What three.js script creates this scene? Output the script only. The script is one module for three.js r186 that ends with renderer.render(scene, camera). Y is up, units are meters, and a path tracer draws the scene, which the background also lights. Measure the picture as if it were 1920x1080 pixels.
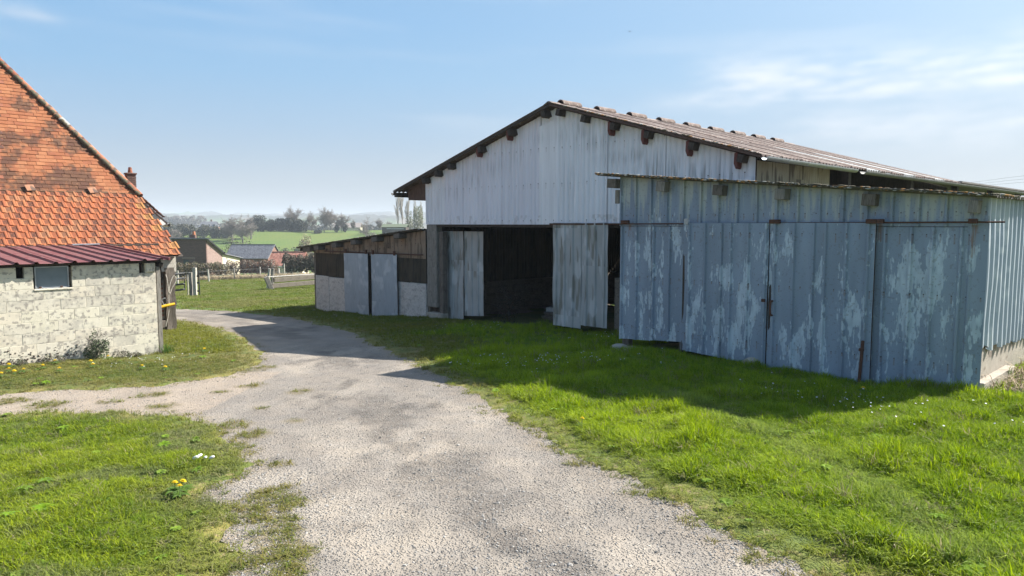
import * as THREE from 'three';
import { mergeGeometries, toCreasedNormals } from 'three/addons/utils/BufferGeometryUtils.js';
import { ConvexGeometry } from 'three/addons/geometries/ConvexGeometry.js';

// ------------------------------------------------------------------ camera, sky, sun, exposure
const scene = new THREE.Scene();
const camera = new THREE.PerspectiveCamera(43.6, 16 / 9, 0.1, 12000);
camera.position.set(0, 2.6, 0);
camera.rotation.set(-5.08 * Math.PI / 180, 0, 0);
const renderer = new THREE.WebGLRenderer({ antialias: true });
renderer.setSize(1024, 576);
renderer.toneMapping = THREE.LinearToneMapping;
renderer.toneMappingExposure = 2.45;
renderer.shadowMap.enabled = true;
renderer.shadowMap.type = THREE.PCFSoftShadowMap;

const SUN_AZ = 67.0 * Math.PI / 180, SUN_EL = 39.8 * Math.PI / 180;   // azimuth to the right of straight ahead
const sunDir = new THREE.Vector3(Math.sin(SUN_AZ) * Math.cos(SUN_EL), Math.sin(SUN_EL), -Math.cos(SUN_AZ) * Math.cos(SUN_EL));
const sun = new THREE.DirectionalLight(new THREE.Color().setRGB(1, 0.955, 0.88), 5);
sun.target.position.set(0, 0, -20);
sun.position.copy(sunDir).multiplyScalar(110).add(sun.target.position);
sun.castShadow = true;
sun.shadow.mapSize.set(4096, 4096);
Object.assign(sun.shadow.camera, { left: -70, right: 70, top: 70, bottom: -70, near: 1, far: 260 });
sun.shadow.bias = -0.0005;
scene.add(sun, sun.target);

// seeded randomness and noise
function rng(seed) { let s = seed >>> 0; return () => { s = (s + 0x6D2B79F5) | 0; let t = Math.imul(s ^ (s >>> 15), 1 | s); t = (t + Math.imul(t ^ (t >>> 7), 61 | t)) ^ t; return ((t ^ (t >>> 14)) >>> 0) / 4294967296; }; }
function hash(x, y) { let h = Math.imul(x | 0, 374761393) ^ Math.imul(y | 0, 668265263); h = Math.imul(h ^ (h >>> 13), 1274126177); return ((h ^ (h >>> 16)) >>> 0) / 4294967296; }
const md = (a, n) => ((a % n) + n) % n;
function vn(x, y, p = 0) {
  const xi = Math.floor(x), yi = Math.floor(y); let fx = x - xi, fy = y - yi;
  fx = fx * fx * (3 - 2 * fx); fy = fy * fy * (3 - 2 * fy);
  const w = (i, j) => p ? hash(md(i, p), md(j, p)) : hash(i, j);
  const a = w(xi, yi), b = w(xi + 1, yi), c = w(xi, yi + 1), d = w(xi + 1, yi + 1);
  return a + (b - a) * fx + (c - a) * fy + (a - b - c + d) * fx * fy;
}
function fbm(x, y, o = 4, p = 0) { let s = 0, a = 0.5, n = 0; for (let i = 0; i < o; i++) { s += a * vn(x + i * 17.3 * (p ? 0 : 1), y - i * 9.1 * (p ? 0 : 1), p); n += a; x *= 2; y *= 2; p *= 2; a *= 0.5; } return s / n; }
const clamp = (v, a = 0, b = 1) => v < a ? a : v > b ? b : v;
const sm = (a, b, v) => { const t = clamp((v - a) / (b - a)); return t * t * (3 - 2 * t); };
const lerp = (a, b, t) => a + (b - a) * t;
const mixc = (a, b, t) => [lerp(a[0], b[0], t), lerp(a[1], b[1], t), lerp(a[2], b[2], t)];

// the sky: blue above, pale near the horizon, brighter towards the sun, thin cirrus
{
  const W = 1536, Hh = 768, data = new Float32Array(W * Hh * 4);
  const hor = [0.25, 0.272, 0.285], nadir = [0.10, 0.10, 0.08];
  const grad = [[0, [0.218, 0.242, 0.26]], [3.3, [0.198, 0.238, 0.277]], [7, [0.155, 0.23, 0.315]], [11, [0.118, 0.22, 0.338]], [15, [0.096, 0.203, 0.338]], [30, [0.075, 0.165, 0.3]], [90, [0.042, 0.098, 0.215]]];
  for (let j = 0; j < Hh; j++) {
    const lat = ((j + 0.5) / Hh - 0.5) * Math.PI, y = Math.sin(lat), cy = Math.cos(lat);
    for (let i = 0; i < W; i++) {
      const lon = ((i + 0.5) / W - 0.5) * 2 * Math.PI, x = Math.cos(lon) * cy, z = Math.sin(lon) * cy;
      let c;
      if (y < 0) c = mixc(hor, nadir, sm(0, 0.2, -y));
      else { const e = lat * 57.2958; let q = 0; while (q < grad.length - 2 && e > grad[q + 1][0]) q++; c = mixc(grad[q][1], grad[q + 1][1], clamp((e - grad[q][0]) / (grad[q + 1][0] - grad[q][0]))); }
      const g = Math.acos(clamp(x * sunDir.x + y * sunDir.y + z * sunDir.z, -1, 1));
      const glow = 0.80 * Math.exp(-g / 0.40) + 0.5 * Math.exp(-g / 0.12);
      c = [c[0] + glow, c[1] + glow * 0.9, c[2] + glow * 0.7];
      if (y > 0.01) {
        const az = Math.atan2(x, -z) * 57.2958, el = lat * 57.2958;
        const px = az * 0.055, py = el * 0.42 + az * 0.012;
        let k = sm(0.5, 0.9, fbm(px + 3.1, py * 1.6 + 7.7, 6)) * 0.14 * sm(2, 8, el) * (1 - 0.6 * sm(30, 80, el));
        const wob = (fbm(az * 0.09 + 4, el * 0.25, 4) - 0.5) * 2.4;
        const band = (e0, wd, a0, a1, st) => st * Math.exp(-(((el - e0 + wob) / wd) ** 2)) * sm(a0, a0 + 6, az) * (1 - sm(a1, a1 + 25, az)) * sm(0.3, 0.8, 0.6 * fbm(az * 0.16, el * 0.9 + 40, 5) + 0.4 * fbm(az * 0.5 + el * 0.8, el * 5 - az * 0.3, 4));
        k += band(11.0 - 0.03 * (az - 20), 1.5, 12, 55, 0.85) + band(9.0, 0.8, 9, 40, 0.6) + band(6.6, 1.2, 18, 60, 0.45) + band(13.5, 0.55, -75, -33, 1.0) * (1 - sm(-34.5, -30.5, az));
        k = clamp(k, 0, 0.85);
        c = mixc(c, [0.38 + glow, 0.39 + glow * 0.95, 0.405 + glow * 0.9], k);
      }
      const o = (j * W + i) * 4; data[o] = c[0] * 0.95; data[o + 1] = c[1] * 0.95; data[o + 2] = c[2] * 0.95; data[o + 3] = 1;
    }
  }
  const t = new THREE.DataTexture(data, W, Hh, THREE.RGBAFormat, THREE.FloatType);
  t.mapping = THREE.EquirectangularReflectionMapping; t.colorSpace = THREE.LinearSRGBColorSpace;
  t.magFilter = THREE.LinearFilter; t.minFilter = THREE.LinearFilter; t.wrapS = THREE.RepeatWrapping; t.needsUpdate = true;
  scene.background = t; scene.environment = t;
}
scene.fog = new THREE.FogExp2(new THREE.Color().setRGB(0.70, 0.77, 0.84), 0.0004);

// ------------------------------------------------------------------ helpers
const ANG = 45.86 * Math.PI / 180, CA = Math.cos(ANG), SA = Math.sin(ANG);
// farm axes: lx runs along the gable walls (right and towards the lens), lz runs along the ridges (towards the lens and left)
const fw = (lx, lz) => [lx * CA - lz * SA, lx * SA + lz * CA];
const toFarm = (x, z) => [x * CA + z * SA, -x * SA + z * CA];
const ss = (a, b, v) => sm(a, b, v);
function gbase(x, z) {
  const d = -z, xx = clamp(x, -34, 26);
  let h = 0.3527 + 0.0234 * xx - 0.0387 * clamp(d, -2, 78);
  if (d > 60) {
    const pts = [[60, 0], [78, 0], [100, -1.0], [125, -2.6], [160, -7.2], [205, -8.6], [235, -5.6], [270, -2.4], [325, 2.2], [345, 2.6], [390, 1.2], [520, -3], [700, -6], [1000, -10], [1600, 2], [6000, 2]];
    for (let i = 0; i < pts.length - 1; i++) if (d >= pts[i][0] && d <= pts[i + 1][0]) { h += lerp(pts[i][1], pts[i + 1][1], (d - pts[i][0]) / (pts[i + 1][0] - pts[i][0])); break; }
  }
  if (d < 30 && x > -4) { const lx = x * CA + z * SA, lz = -x * SA + z * CA, q = Math.hypot(Math.max(-9.1 - lx, lx + 2.7, 0), Math.max(lz + 12.1, 0)); h += 0.12 * (1 - sm(0.3, 3.4, q)) * (1 - 1.25 * sm(-6.8, -3.4, lx)); }   // the bank that the metal shed stands on
  return h;
}
const names = {};
function numbered(n) { const k = names[n] = (names[n] ?? -1) + 1; return k ? n + '_' + String(k).padStart(3, '0') : n; }
function tag(o, label, category, group, kind) { Object.assign(o.userData, { label, category }); if (group) o.userData.group = group; if (kind) o.userData.kind = kind; return o; }
function mesh(name, geo, mat, parent) { const m = new THREE.Mesh(geo, mat); m.castShadow = m.receiveShadow = true; m.name = parent && parent !== scene ? name : numbered(name); (parent ?? scene).add(m); return m; }
function thing(name, label, category, [x, y, z], turn = 0, group) { const g = new THREE.Group(); g.name = numbered(name); g.position.set(x, y, z); g.rotation.y = turn; tag(g, label, category, group); scene.add(g); return g; }
// a thing on the farm axes; its parts are given in farm coordinates
function farmThing(name, label, category, lx, y, lz, group) { const [x, z] = fw(lx, lz); const g = thing(name, label, category, [x, y, z], -ANG, group); g.base = [lx, y, lz]; return g; }
function rootBase(p) { let o = p; while (o && !o.base) o = o.parent; return o.base; }
function part(name, geo, mat, parent) { const b = rootBase(parent); geo.translate(-b[0], -b[1], -b[2]); return mesh(name, geo, mat, parent); }
function piece(name, geo, mat, parent, x, y, z, rx = 0, ry = 0, rz = 0) { const b = rootBase(parent), m = mesh(name, geo, mat, parent); m.position.set(x - b[0], y - b[1], z - b[2]); m.rotation.set(rx, ry, rz); return m; }
function structure(name, geo, mat) { const m = mesh(name, geo, mat); m.userData.kind = 'structure'; return m; }

// uv in metres, picked by the face normal
function planarUV(g, ox = 0, oy = 0, s = 1) {
  g = g.index ? g.toNonIndexed() : g; const p = g.attributes.position, uv = new Float32Array(p.count * 2), a = new THREE.Vector3(), b = new THREE.Vector3(), c = new THREE.Vector3();
  for (let i = 0; i < p.count; i += 3) {
    a.fromBufferAttribute(p, i); b.fromBufferAttribute(p, i + 1); c.fromBufferAttribute(p, i + 2);
    const n = b.clone().sub(a).cross(c.clone().sub(a)), X = Math.abs(n.x), Y = Math.abs(n.y), Z = Math.abs(n.z);
    [a, b, c].forEach((v, k) => { const q = X > Y && X > Z ? [v.z, v.y] : Y > Z ? [v.x, v.z] : [v.x, v.y]; uv[(i + k) * 2] = q[0] * s + ox; uv[(i + k) * 2 + 1] = q[1] * s + oy; });
  }
  g.setAttribute('uv', new THREE.BufferAttribute(uv, 2)); return g;
}
// chamfered box, 44 triangles
function cbox(w, h, d, b = 0.006, ox = 0, oy = 0) {
  const P = []; for (const x of [-1, 1]) for (const y of [-1, 1]) for (const z of [-1, 1]) { P.push(new THREE.Vector3(x * (w / 2 - b), y * (h / 2 - b), z * d / 2), new THREE.Vector3(x * (w / 2 - b), y * h / 2, z * (d / 2 - b)), new THREE.Vector3(x * w / 2, y * (h / 2 - b), z * (d / 2 - b))); }
  return planarUV(new ConvexGeometry(P), ox, oy);
}
const boxAt = (w, h, d, x, y, z, b = 0.006, ox = 0, oy = 0) => cbox(w, h, d, b, ox, oy).translate(x, y, z);
const span = (x0, x1, y0, y1, z0, z1, b = 0.006) => boxAt(x1 - x0, y1 - y0, z1 - z0, (x0 + x1) / 2, (y0 + y1) / 2, (z0 + z1) / 2, b, x0 * 0.37, z0 * 0.71);
// solid between two points with a rectangular section
function beam(a, b, w, h, bev = 0.006) {
  const A = new THREE.Vector3(...a), B = new THREE.Vector3(...b), L = A.distanceTo(B), g = cbox(w, h, L, bev, a[0], a[1]);
  const m = new THREE.Matrix4().lookAt(B, A, Math.abs(B.clone().sub(A).normalize().y) > 0.95 ? new THREE.Vector3(0, 0, 1) : new THREE.Vector3(0, 1, 0));
  g.applyMatrix4(m); const c = A.add(B).multiplyScalar(0.5); return g.translate(c.x, c.y, c.z);
}
function tube(pts, r, seg = 6, n = 0) { return new THREE.TubeGeometry(new THREE.CatmullRomCurve3(pts.map(p => new THREE.Vector3(...p))), n || Math.max(2, pts.length * 4), r, seg, false); }
function polyPrism(pts, z0, z1) { const s = new THREE.Shape(pts.map(p => new THREE.Vector2(...p))); const g = new THREE.ExtrudeGeometry(s, { depth: z1 - z0, bevelEnabled: false }); g.translate(0, 0, z0); return planarUV(g); }
// ribbed sheet standing in the xy plane
const scallop = (p, a, n = 10) => ({ xs: w => { const o = []; for (let i = 0; i <= Math.round(w / p * n); i++) o.push(Math.min(w, i * p / n)); return o; }, z: x => a * (2 * Math.pow(Math.abs(Math.sin(x / p * Math.PI)), 0.55) - 1), smooth: true });
const sine = (p, a, n = 8) => ({ xs: w => { const o = []; for (let i = 0; i <= Math.round(w / p * n); i++) o.push(Math.min(w, i * p / n)); return o; }, z: x => a * Math.sin(x / p * 2 * Math.PI), smooth: true });
const ribs = (p, top, foot, h, first = p / 2) => ({
  xs: w => { const o = new Set([0, w]); for (let c = first; c < w + foot; c += p) for (const e of [-foot, -top, top, foot]) { const x = c + e; if (x > 0 && x < w) o.add(x); } return [...o].sort((a, b) => a - b); },
  z: x => { const k = Math.abs(md(x - first + p / 2, p) - p / 2); return k <= top ? h : k >= foot ? 0 : h * (foot - k) / (foot - top); }, smooth: false });
function sheet(x0, x1, yb, yt, z, prof, { rows = 1, dent = 0, seed = 0, uv = null, uo = 0 } = {}) {
  const w = x1 - x0, xs = prof.xs(w), n = xs.length, P = [], U = [], I = []; const fb = typeof yb === 'function' ? yb : () => yb, ft = typeof yt === 'function' ? yt : () => yt;
  for (let r = 0; r <= rows; r++) for (let i = 0; i < n; i++) {
    const X = x0 + xs[i], y = lerp(fb(X), ft(X), r / rows); let zz = z + prof.z(xs[i]);
    if (dent) zz += (fbm(X * 1.3 + seed * 3.7, y * 1.1 + seed, 3) - 0.5) * 2 * dent;
    P.push(X, y, zz); const q = uv ? uv(X, y) : [X + uo + seed * 0.617, y + seed * 0.331]; U.push(q[0], q[1]);
  }
  for (let r = 0; r < rows; r++) for (let i = 0; i < n - 1; i++) { const a = r * n + i; I.push(a, a + 1, a + n + 1, a, a + n + 1, a + n); }
  let g = new THREE.BufferGeometry(); g.setAttribute('position', new THREE.Float32BufferAttribute(P, 3)); g.setAttribute('uv', new THREE.Float32BufferAttribute(U, 2)); g.setIndex(I);
  if (!prof.smooth) g = g.toNonIndexed(); g.computeVertexNormals(); return prof.smooth ? g.toNonIndexed() : g;
}
// corrugated roof sheet with thickness: waves across z, running along x from (xa, ya) to (xb, yb)
function roofSheet(xa, ya, xb, yb, z0, z1, pitch = 0.177, amp = 0.024, th = 0.012, n = 6) {
  const cnt = Math.max(2, Math.round(Math.abs(z1 - z0) / pitch * n)), P = [], U = [], I = [], L = Math.hypot(xb - xa, yb - ya);
  for (const [side, off] of [[0, 0], [1, -th]]) for (let e = 0; e < 2; e++) for (let i = 0; i <= cnt; i++) { const z = lerp(z0, z1, i / cnt); P.push(e ? xb : xa, (e ? yb : ya) + off + amp * Math.cos((z - z0) / pitch * 2 * Math.PI), z); U.push(z, e ? L : 0); }
  const m = cnt + 1; const id = (s, e, i) => (s * 2 + e) * m + i;
  for (let i = 0; i < cnt; i++) { I.push(id(0, 0, i), id(0, 0, i + 1), id(0, 1, i), id(0, 1, i), id(0, 0, i + 1), id(0, 1, i + 1)); I.push(id(1, 0, i), id(1, 1, i), id(1, 0, i + 1), id(1, 1, i), id(1, 1, i + 1), id(1, 0, i + 1)); for (const e of [0, 1]) I.push(id(0, e, i), id(1, e, i), id(0, e, i + 1), id(1, e, i), id(1, e, i + 1), id(0, e, i + 1)); }
  for (const i of [0, cnt]) I.push(id(0, 0, i), id(0, 1, i), id(1, 0, i), id(1, 0, i), id(0, 1, i), id(1, 1, i));
  const g = new THREE.BufferGeometry(); g.setAttribute('position', new THREE.Float32BufferAttribute(P, 3)); g.setAttribute('uv', new THREE.Float32BufferAttribute(U, 2)); g.setIndex(I); return toCreasedNormals(g, 0.9);
}

// ------------------------------------------------------------------ textures and materials
const toS = v => Math.round(255 * (v <= 0.0031308 ? v * 12.92 : 1.055 * Math.pow(clamp(v), 1 / 2.4) - 0.055));
function tex(w, h, fn, { srgb = true, rep = true } = {}) {
  const d = new Uint8Array(w * h * 4);
  for (let j = 0; j < h; j++) for (let i = 0; i < w; i++) { const c = fn(i / w, j / h, i, j), o = (j * w + i) * 4; for (let k = 0; k < 3; k++) { const v = typeof c === 'number' ? c : c[k]; d[o + k] = srgb ? toS(v) : Math.round(255 * clamp(v)); } d[o + 3] = 255; }
  const t = new THREE.DataTexture(d, w, h); if (srgb) t.colorSpace = THREE.SRGBColorSpace; t.magFilter = THREE.LinearFilter; t.minFilter = THREE.LinearMipmapLinearFilter; t.generateMipmaps = true;
  if (rep) t.wrapS = t.wrapT = THREE.RepeatWrapping; t.needsUpdate = true; return t;
}
// a texture that covers size metres
const sized = (t, sx, sy = sx) => { t.repeat.set(1 / sx, 1 / sy); return t; };
function mat(o) { const m = new THREE.MeshStandardMaterial({ roughness: 0.9, metalness: 0, side: THREE.DoubleSide, ...o }); if (Array.isArray(o.color)) m.color = new THREE.Color().setRGB(...o.color); return m; }
const rgb = (r, g, b) => new THREE.Color().setRGB(r, g, b);

const grainBump = sized(tex(512, 512, (u, v) => 0.5 * fbm(u * 8, v * 8, 5, 8) + 0.5 * hash(u * 512, v * 512), { srgb: false }), 1.2);
const softBump = sized(tex(256, 256, (u, v) => fbm(u * 6, v * 6, 4, 6), { srgb: false }), 1.5);
// weathered wood, grain along v
const woodTex = (a, b, dark) => sized(tex(256, 512, (u, v) => { const s = fbm(u * 40, v * 3, 3, 0), f = fbm(u * 90, v * 9, 2); const c = mixc(a, b, clamp(s * 1.3 - 0.15)); const k = sm(0.62, 0.72, f) * 0.5 + sm(0.6, 0.7, fbm(u * 5, v * 5, 3, 5)) * 0.25; return mixc(c, dark, k); }), 0.6, 1.2);
const M = {};
M.woodDark = mat({ map: woodTex([0.035, 0.025, 0.02], [0.085, 0.065, 0.05], [0.015, 0.012, 0.01]), bumpMap: grainBump, bumpScale: 0.004 });
M.woodGrey = mat({ map: woodTex([0.17, 0.15, 0.125], [0.31, 0.285, 0.25], [0.07, 0.06, 0.05]), bumpMap: grainBump, bumpScale: 0.006 });
M.woodPale = mat({ map: woodTex([0.36, 0.33, 0.28], [0.5, 0.47, 0.41], [0.16, 0.14, 0.12]), bumpMap: grainBump, bumpScale: 0.004 });
M.woodBrown = mat({ map: woodTex([0.075, 0.042, 0.03], [0.13, 0.08, 0.06], [0.04, 0.025, 0.02]), bumpMap: grainBump, bumpScale: 0.003 });
M.woodOld = mat({ map: woodTex([0.11, 0.09, 0.072], [0.2, 0.17, 0.14], [0.035, 0.028, 0.022]), bumpMap: grainBump, bumpScale: 0.012 });
M.redCleat = mat({ color: [0.14, 0.045, 0.035], bumpMap: grainBump, bumpScale: 0.003 });
M.black = mat({ color: [0.012, 0.012, 0.013], roughness: 0.6 });
M.void = mat({ color: [0.02, 0.018, 0.016] });
M.rust = mat({ map: sized(tex(256, 256, (u, v) => mixc([0.045, 0.022, 0.016], [0.13, 0.05, 0.026], fbm(u * 10, v * 10, 4, 10))), 0.4), roughness: 0.85, bumpMap: grainBump, bumpScale: 0.002 });
M.zinc = mat({ map: sized(tex(256, 256, (u, v) => mixc([0.3, 0.32, 0.34], [0.46, 0.48, 0.5], fbm(u * 6, v * 6, 4, 6))), 1), roughness: 0.45, metalness: 0.5 });
M.zincDull = mat({ map: sized(tex(256, 256, (u, v) => mixc([0.12, 0.12, 0.12], [0.24, 0.235, 0.22], fbm(u * 8, v * 8, 4, 8))), 1), roughness: 0.7, metalness: 0.2 });
M.white = mat({ color: [0.7, 0.7, 0.68], roughness: 0.6 });

// ------------------------------------------------------------------ ground and gravel track
const rRight = [[-15.58, -32.9], [-12.14, -30.73], [-7.74, -25.93], [-5.21, -21.79], [-2.92, -16.94], [-1.68, -14.0], [-0.81, -11.93], [-0.07, -9.85], [0.45, -8.5], [0.96, -7.4], [1.34, -6.5], [1.67, -5.74], [1.94, -5.14], [2.18, -4.71]];
const rInner = [[-12.67, -26.73], [-11.91, -25.93], [-9.73, -23.25], [-7.77, -20.36], [-6.33, -17.52], [-5.38, -15.24], [-5.31, -13.57], [-6.34, -12.76], [-7.98, -12.31], [-8.88, -12.28], [-9.49, -12.35]];
const rLower = [[-7.95, -10.31], [-7.49, -10.33], [-6.68, -10.52], [-5.53, -10.3], [-4.45, -9.8], [-3.63, -8.86], [-3.05, -7.88], [-2.89, -7.38], [-3.11, -7.04], [-3.07, -6.64], [-2.91, -6.35], [-2.63, -6.13], [-2.43, -5.87], [-2.4, -5.59], [-2.19, -5.17], [-2.14, -4.91]];
const roadPoly = [...rRight, [2.7, -3.6], [3.3, -1.5], [3.9, 3], [-1.2, 3], [-1.5, -1.5], [-1.9, -3.6], ...rLower.slice().reverse(), [-13, -10.2], [-13, -12.5], ...rInner.slice().reverse(), fw(-38, -9.9), fw(-52, -11), fw(-52, -15.5), fw(-40, -13.6)];
function polySDF(poly, x, z) {   // positive inside
  let d = 1e9, inside = false;
  for (let i = 0, j = poly.length - 1; i < poly.length; j = i++) {
    const [ax, az] = poly[j], [bx, bz] = poly[i], ex = bx - ax, ez = bz - az, px = x - ax, pz = z - az, t = clamp((px * ex + pz * ez) / (ex * ex + ez * ez));
    const dx = px - ex * t, dz = pz - ez * t; d = Math.min(d, dx * dx + dz * dz);
    if ((az > z) !== (bz > z) && x < (bx - ax) * (z - az) / (bz - az) + ax) inside = !inside;
  }
  d = Math.sqrt(d); return inside ? d : -d;
}
function roadField(x, z) {
  if (z < -60 || z > 4 || x < -46 || x > 6) return -5;
  let s = polySDF(roadPoly, x, z);
  if (s > -0.6 && s < 1.2) s += (fbm(x * 1.9, z * 1.9, 4) - 0.5) * 0.5 + (vn(x * 12, z * 12) - 0.5) * 0.16;
  return s;
}
function GY(x, z, s) {
  const d = -z, h = gbase(x, z); if (d > 120) return h + (fbm(x * 0.02, z * 0.02, 3) - 0.5) * Math.min(4, d * 0.008);
  s = s ?? roadField(x, z);
  const o = 1 - sm(-0.9, -0.05, s);
  return h + (o * ((fbm(x * 0.8, z * 0.8, 3) - 0.5) * 0.16 + (fbm(x * 2.9 + 9, z * 2.9, 2) - 0.5) * 0.05)) + lerp(0.03, -0.045, sm(-0.02, 0.2, s));
}
const inRect = (x, z, a, b, c, d) => { const [lx, lz] = toFarm(x, z); return lx > a && lx < b && lz > c && lz < d; };
const built = (x, z) => inRect(x, z, -9.05, -2.78, -18, -12.1) || inRect(x, z, -27, -7.8, -46, -15.2) || inRect(x, z, -40, -23.7, -8.2, 8) || inRect(x, z, -24, -18.33, -5.8, 8);
{
  const axis = (stops) => { const o = []; for (const [a, b, st] of stops) for (let v = a; v < b - 1e-6; v += st) o.push(v); o.push(stops[stops.length - 1][1]); return o; };
  const xs = axis([[-2400, -600, 150], [-600, -200, 20], [-200, -60, 5], [-60, -24, 1.0], [-24, -12, 0.4], [-12, 10, 0.16], [10, 26, 0.5], [26, 80, 4], [80, 300, 20], [300, 2400, 210]]);
  const ds = axis([[-40, -4, 4], [-4, 3, 0.5], [3, 22, 0.16], [22, 40, 0.35], [40, 90, 1], [90, 420, 4], [420, 1000, 25], [1000, 4200, 200]]);
  const n = xs.length, P = new Float32Array(n * ds.length * 3), C = new Float32Array(n * ds.length * 3), U = new Float32Array(n * ds.length * 2), I = [];
  ds.forEach((d, j) => xs.forEach((x, i) => {
    const k = j * n + i, z = -d, s = d < 45 ? roadField(x, z) : -5; P[k * 3] = x; P[k * 3 + 1] = GY(x, z, s); P[k * 3 + 2] = z; U[k * 2] = x; U[k * 2 + 1] = z;
    let c;
    if (d < 90) { c = mixc([1.0, 1.05, 0.8], [1.25, 1.05, 0.95], sm(0.4, 0.7, fbm(x * 0.5, z * 0.5, 4))); c = mixc(c, [1.9, 1.55, 1.45], sm(-0.5, -0.02, s) * 0.7); if (d > 28) c = mixc(c, [0.9, 1.35, 0.55], 0.75); }
    else { // fields: green pasture on the facing slope, browner plough and rough land elsewhere
      const pasture = sm(0.42, 0.5, vn(x * 0.012 + 3.2, z * 0.006)); c = d < 420 ? mixc([0.8, 1.2, 0.35], [1.15, 1.3, 0.55], sm(0.3, 0.7, fbm(x * 0.05, z * 0.05, 5))) : mixc([1.7, 1.35, 1.1], [0.9, 1.55, 0.55], pasture);
    }
    C[k * 3] = c[0]; C[k * 3 + 1] = c[1]; C[k * 3 + 2] = c[2];
  }));
  for (let j = 0; j < ds.length - 1; j++) for (let i = 0; i < n - 1; i++) { const a = j * n + i; I.push(a, a + 1, a + n + 1, a, a + n + 1, a + n); }
  const g = new THREE.BufferGeometry(); g.setAttribute('position', new THREE.BufferAttribute(P, 3)); g.setAttribute('color', new THREE.BufferAttribute(C, 3)); g.setAttribute('uv', new THREE.BufferAttribute(U, 2)); g.setIndex(I); g.computeVertexNormals();
  const turf = sized(tex(1024, 1024, (u, v) => { const a = fbm(u * 12, v * 12, 5, 12), b = fbm(u * 90, v * 90, 2, 90), h = hash(u * 1024, v * 1024); let c = mixc([0.06, 0.09, 0.014], [0.115, 0.12, 0.03], sm(0.3, 0.75, a)); c = mixc(c, [0.15, 0.125, 0.075], sm(0.62, 0.8, b) * 0.6); return c.map(q => q * (0.75 + 0.5 * h)); }), 5);
  const turfBump = sized(tex(512, 512, (u, v) => 0.6 * fbm(u * 60, v * 60, 3, 60) + 0.4 * hash(u * 512, v * 512), { srgb: false }), 3);
  structure('ground', g, mat({ map: turf, vertexColors: true, bumpMap: turfBump, bumpScale: 0.03, roughness: 1 }));
}
// clip a grid to field > 0, so that the track has a ragged edge
function clipGrid(x0, x1, z0, z1, st, field, height) {
  const nx = Math.round((x1 - x0) / st), nz = Math.round((z1 - z0) / st), F = new Float32Array((nx + 1) * (nz + 1)), P = [], I = [], map = new Map();
  for (let j = 0; j <= nz; j++) for (let i = 0; i <= nx; i++) F[j * (nx + 1) + i] = field(x0 + i * st, z0 + j * st);
  const vert = (x, z) => { const k = Math.round(x * 2000) + ',' + Math.round(z * 2000); let v = map.get(k); if (v === undefined) { v = P.length / 3; P.push(x, height(x, z), z); map.set(k, v); } return v; };
  for (let j = 0; j < nz; j++) for (let i = 0; i < nx; i++) {
    const q = [[i, j], [i, j + 1], [i + 1, j + 1], [i + 1, j]].map(([a, b]) => [x0 + a * st, z0 + b * st, F[b * (nx + 1) + a]]);
    if (q.every(v => v[2] <= 0)) continue; const o = [];
    for (let k = 0; k < 4; k++) { const a = q[k], b = q[(k + 1) % 4]; if (a[2] > 0) o.push(vert(a[0], a[1])); if ((a[2] > 0) !== (b[2] > 0)) { const t = a[2] / (a[2] - b[2]); o.push(vert(lerp(a[0], b[0], t), lerp(a[1], b[1], t))); } }
    for (let k = 1; k < o.length - 1; k++) I.push(o[0], o[k], o[k + 1]);
  }
  const g = new THREE.BufferGeometry(); g.setAttribute('position', new THREE.Float32BufferAttribute(P, 3)); g.setIndex(I); return g;
}
const trackTufts = [[-2.29, -6.55, 0.2], [-2.24, -6.25, 0.24], [-2.08, -6.35, 0.2], [-2.2, -6.8, 0.12], [-1.91, -5.67, 0.2], [-1.72, -5.24, 0.22], [-1.9, -5.1, 0.2], [-1.6, -4.9, 0.16], [-2.5, -7.6, 0.1], [-7.32, -11.15, 0.3], [-5.39, -10.83, 0.22], [-5.98, -11.76, 0.25], [-3.75, -10.58, 0.12], [-3.55, -11.79, 0.2], [-4.57, -12.39, 0.22], [-3.26, -8.96, 0.2], [-2.99, -9.66, 0.12], [-3.78, -9.43, 0.25], [-3.98, -9.22, 0.22], [-5.0, -14.48, 0.2], [-5.22, -14.18, 0.3], [-4.9, -11.9, 0.15], [-6.4, -11.3, 0.15], [-8.2, -11.5, 0.3], [-1.5, -4.7, 0.15], [-2.0, -5.9, 0.2]];
function lineDist(l, x, z) { let d = 1e9; for (let i = 0; i < l.length - 1; i++) { const [ax, az] = l[i], [bx, bz] = l[i + 1], ex = bx - ax, ez = bz - az, t = clamp(((x - ax) * ex + (z - az) * ez) / (ex * ex + ez * ez)); d = Math.min(d, Math.hypot(x - ax - ex * t, z - az - ez * t)); } return d; }
const darkSpots = [[-0.75, -7.3, 0.55, 0.8, 0.9], [-0.35, -6.2, 0.5, 0.7, 0.8], [0.1, -5.4, 0.45, 0.6, 0.8], [0.35, -5.0, 0.4, 0.5, 0.8], [-1.15, -8.2, 0.6, 0.8, 0.6], [-2.6, -11, 1.0, 0.7, 0.5], [-1.55, -10.6, 0.8, 0.6, 0.55], [-3.6, -15.2, 1.6, 0.9, 0.6], [-7.0, -22.0, 1.4, 1.6, 0.6], [-9.5, -26.5, 2.6, 1.4, 0.7], [-1.55, -5.3, 0.5, 0.7, 0.7], [-1.0, -4.6, 0.4, 0.5, 0.6], [-13, -30, 3, 2, 0.7]];
const centre = [[0.45, -3.6], [0.25, -4.3], [-0.25, -5.5], [-0.8, -7], [-1.4, -8.8], [-2.2, -11], [-3.2, -14], [-4.6, -17.5], [-7, -21.5], [-10, -25.5], [-14, -29.5]];
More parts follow.
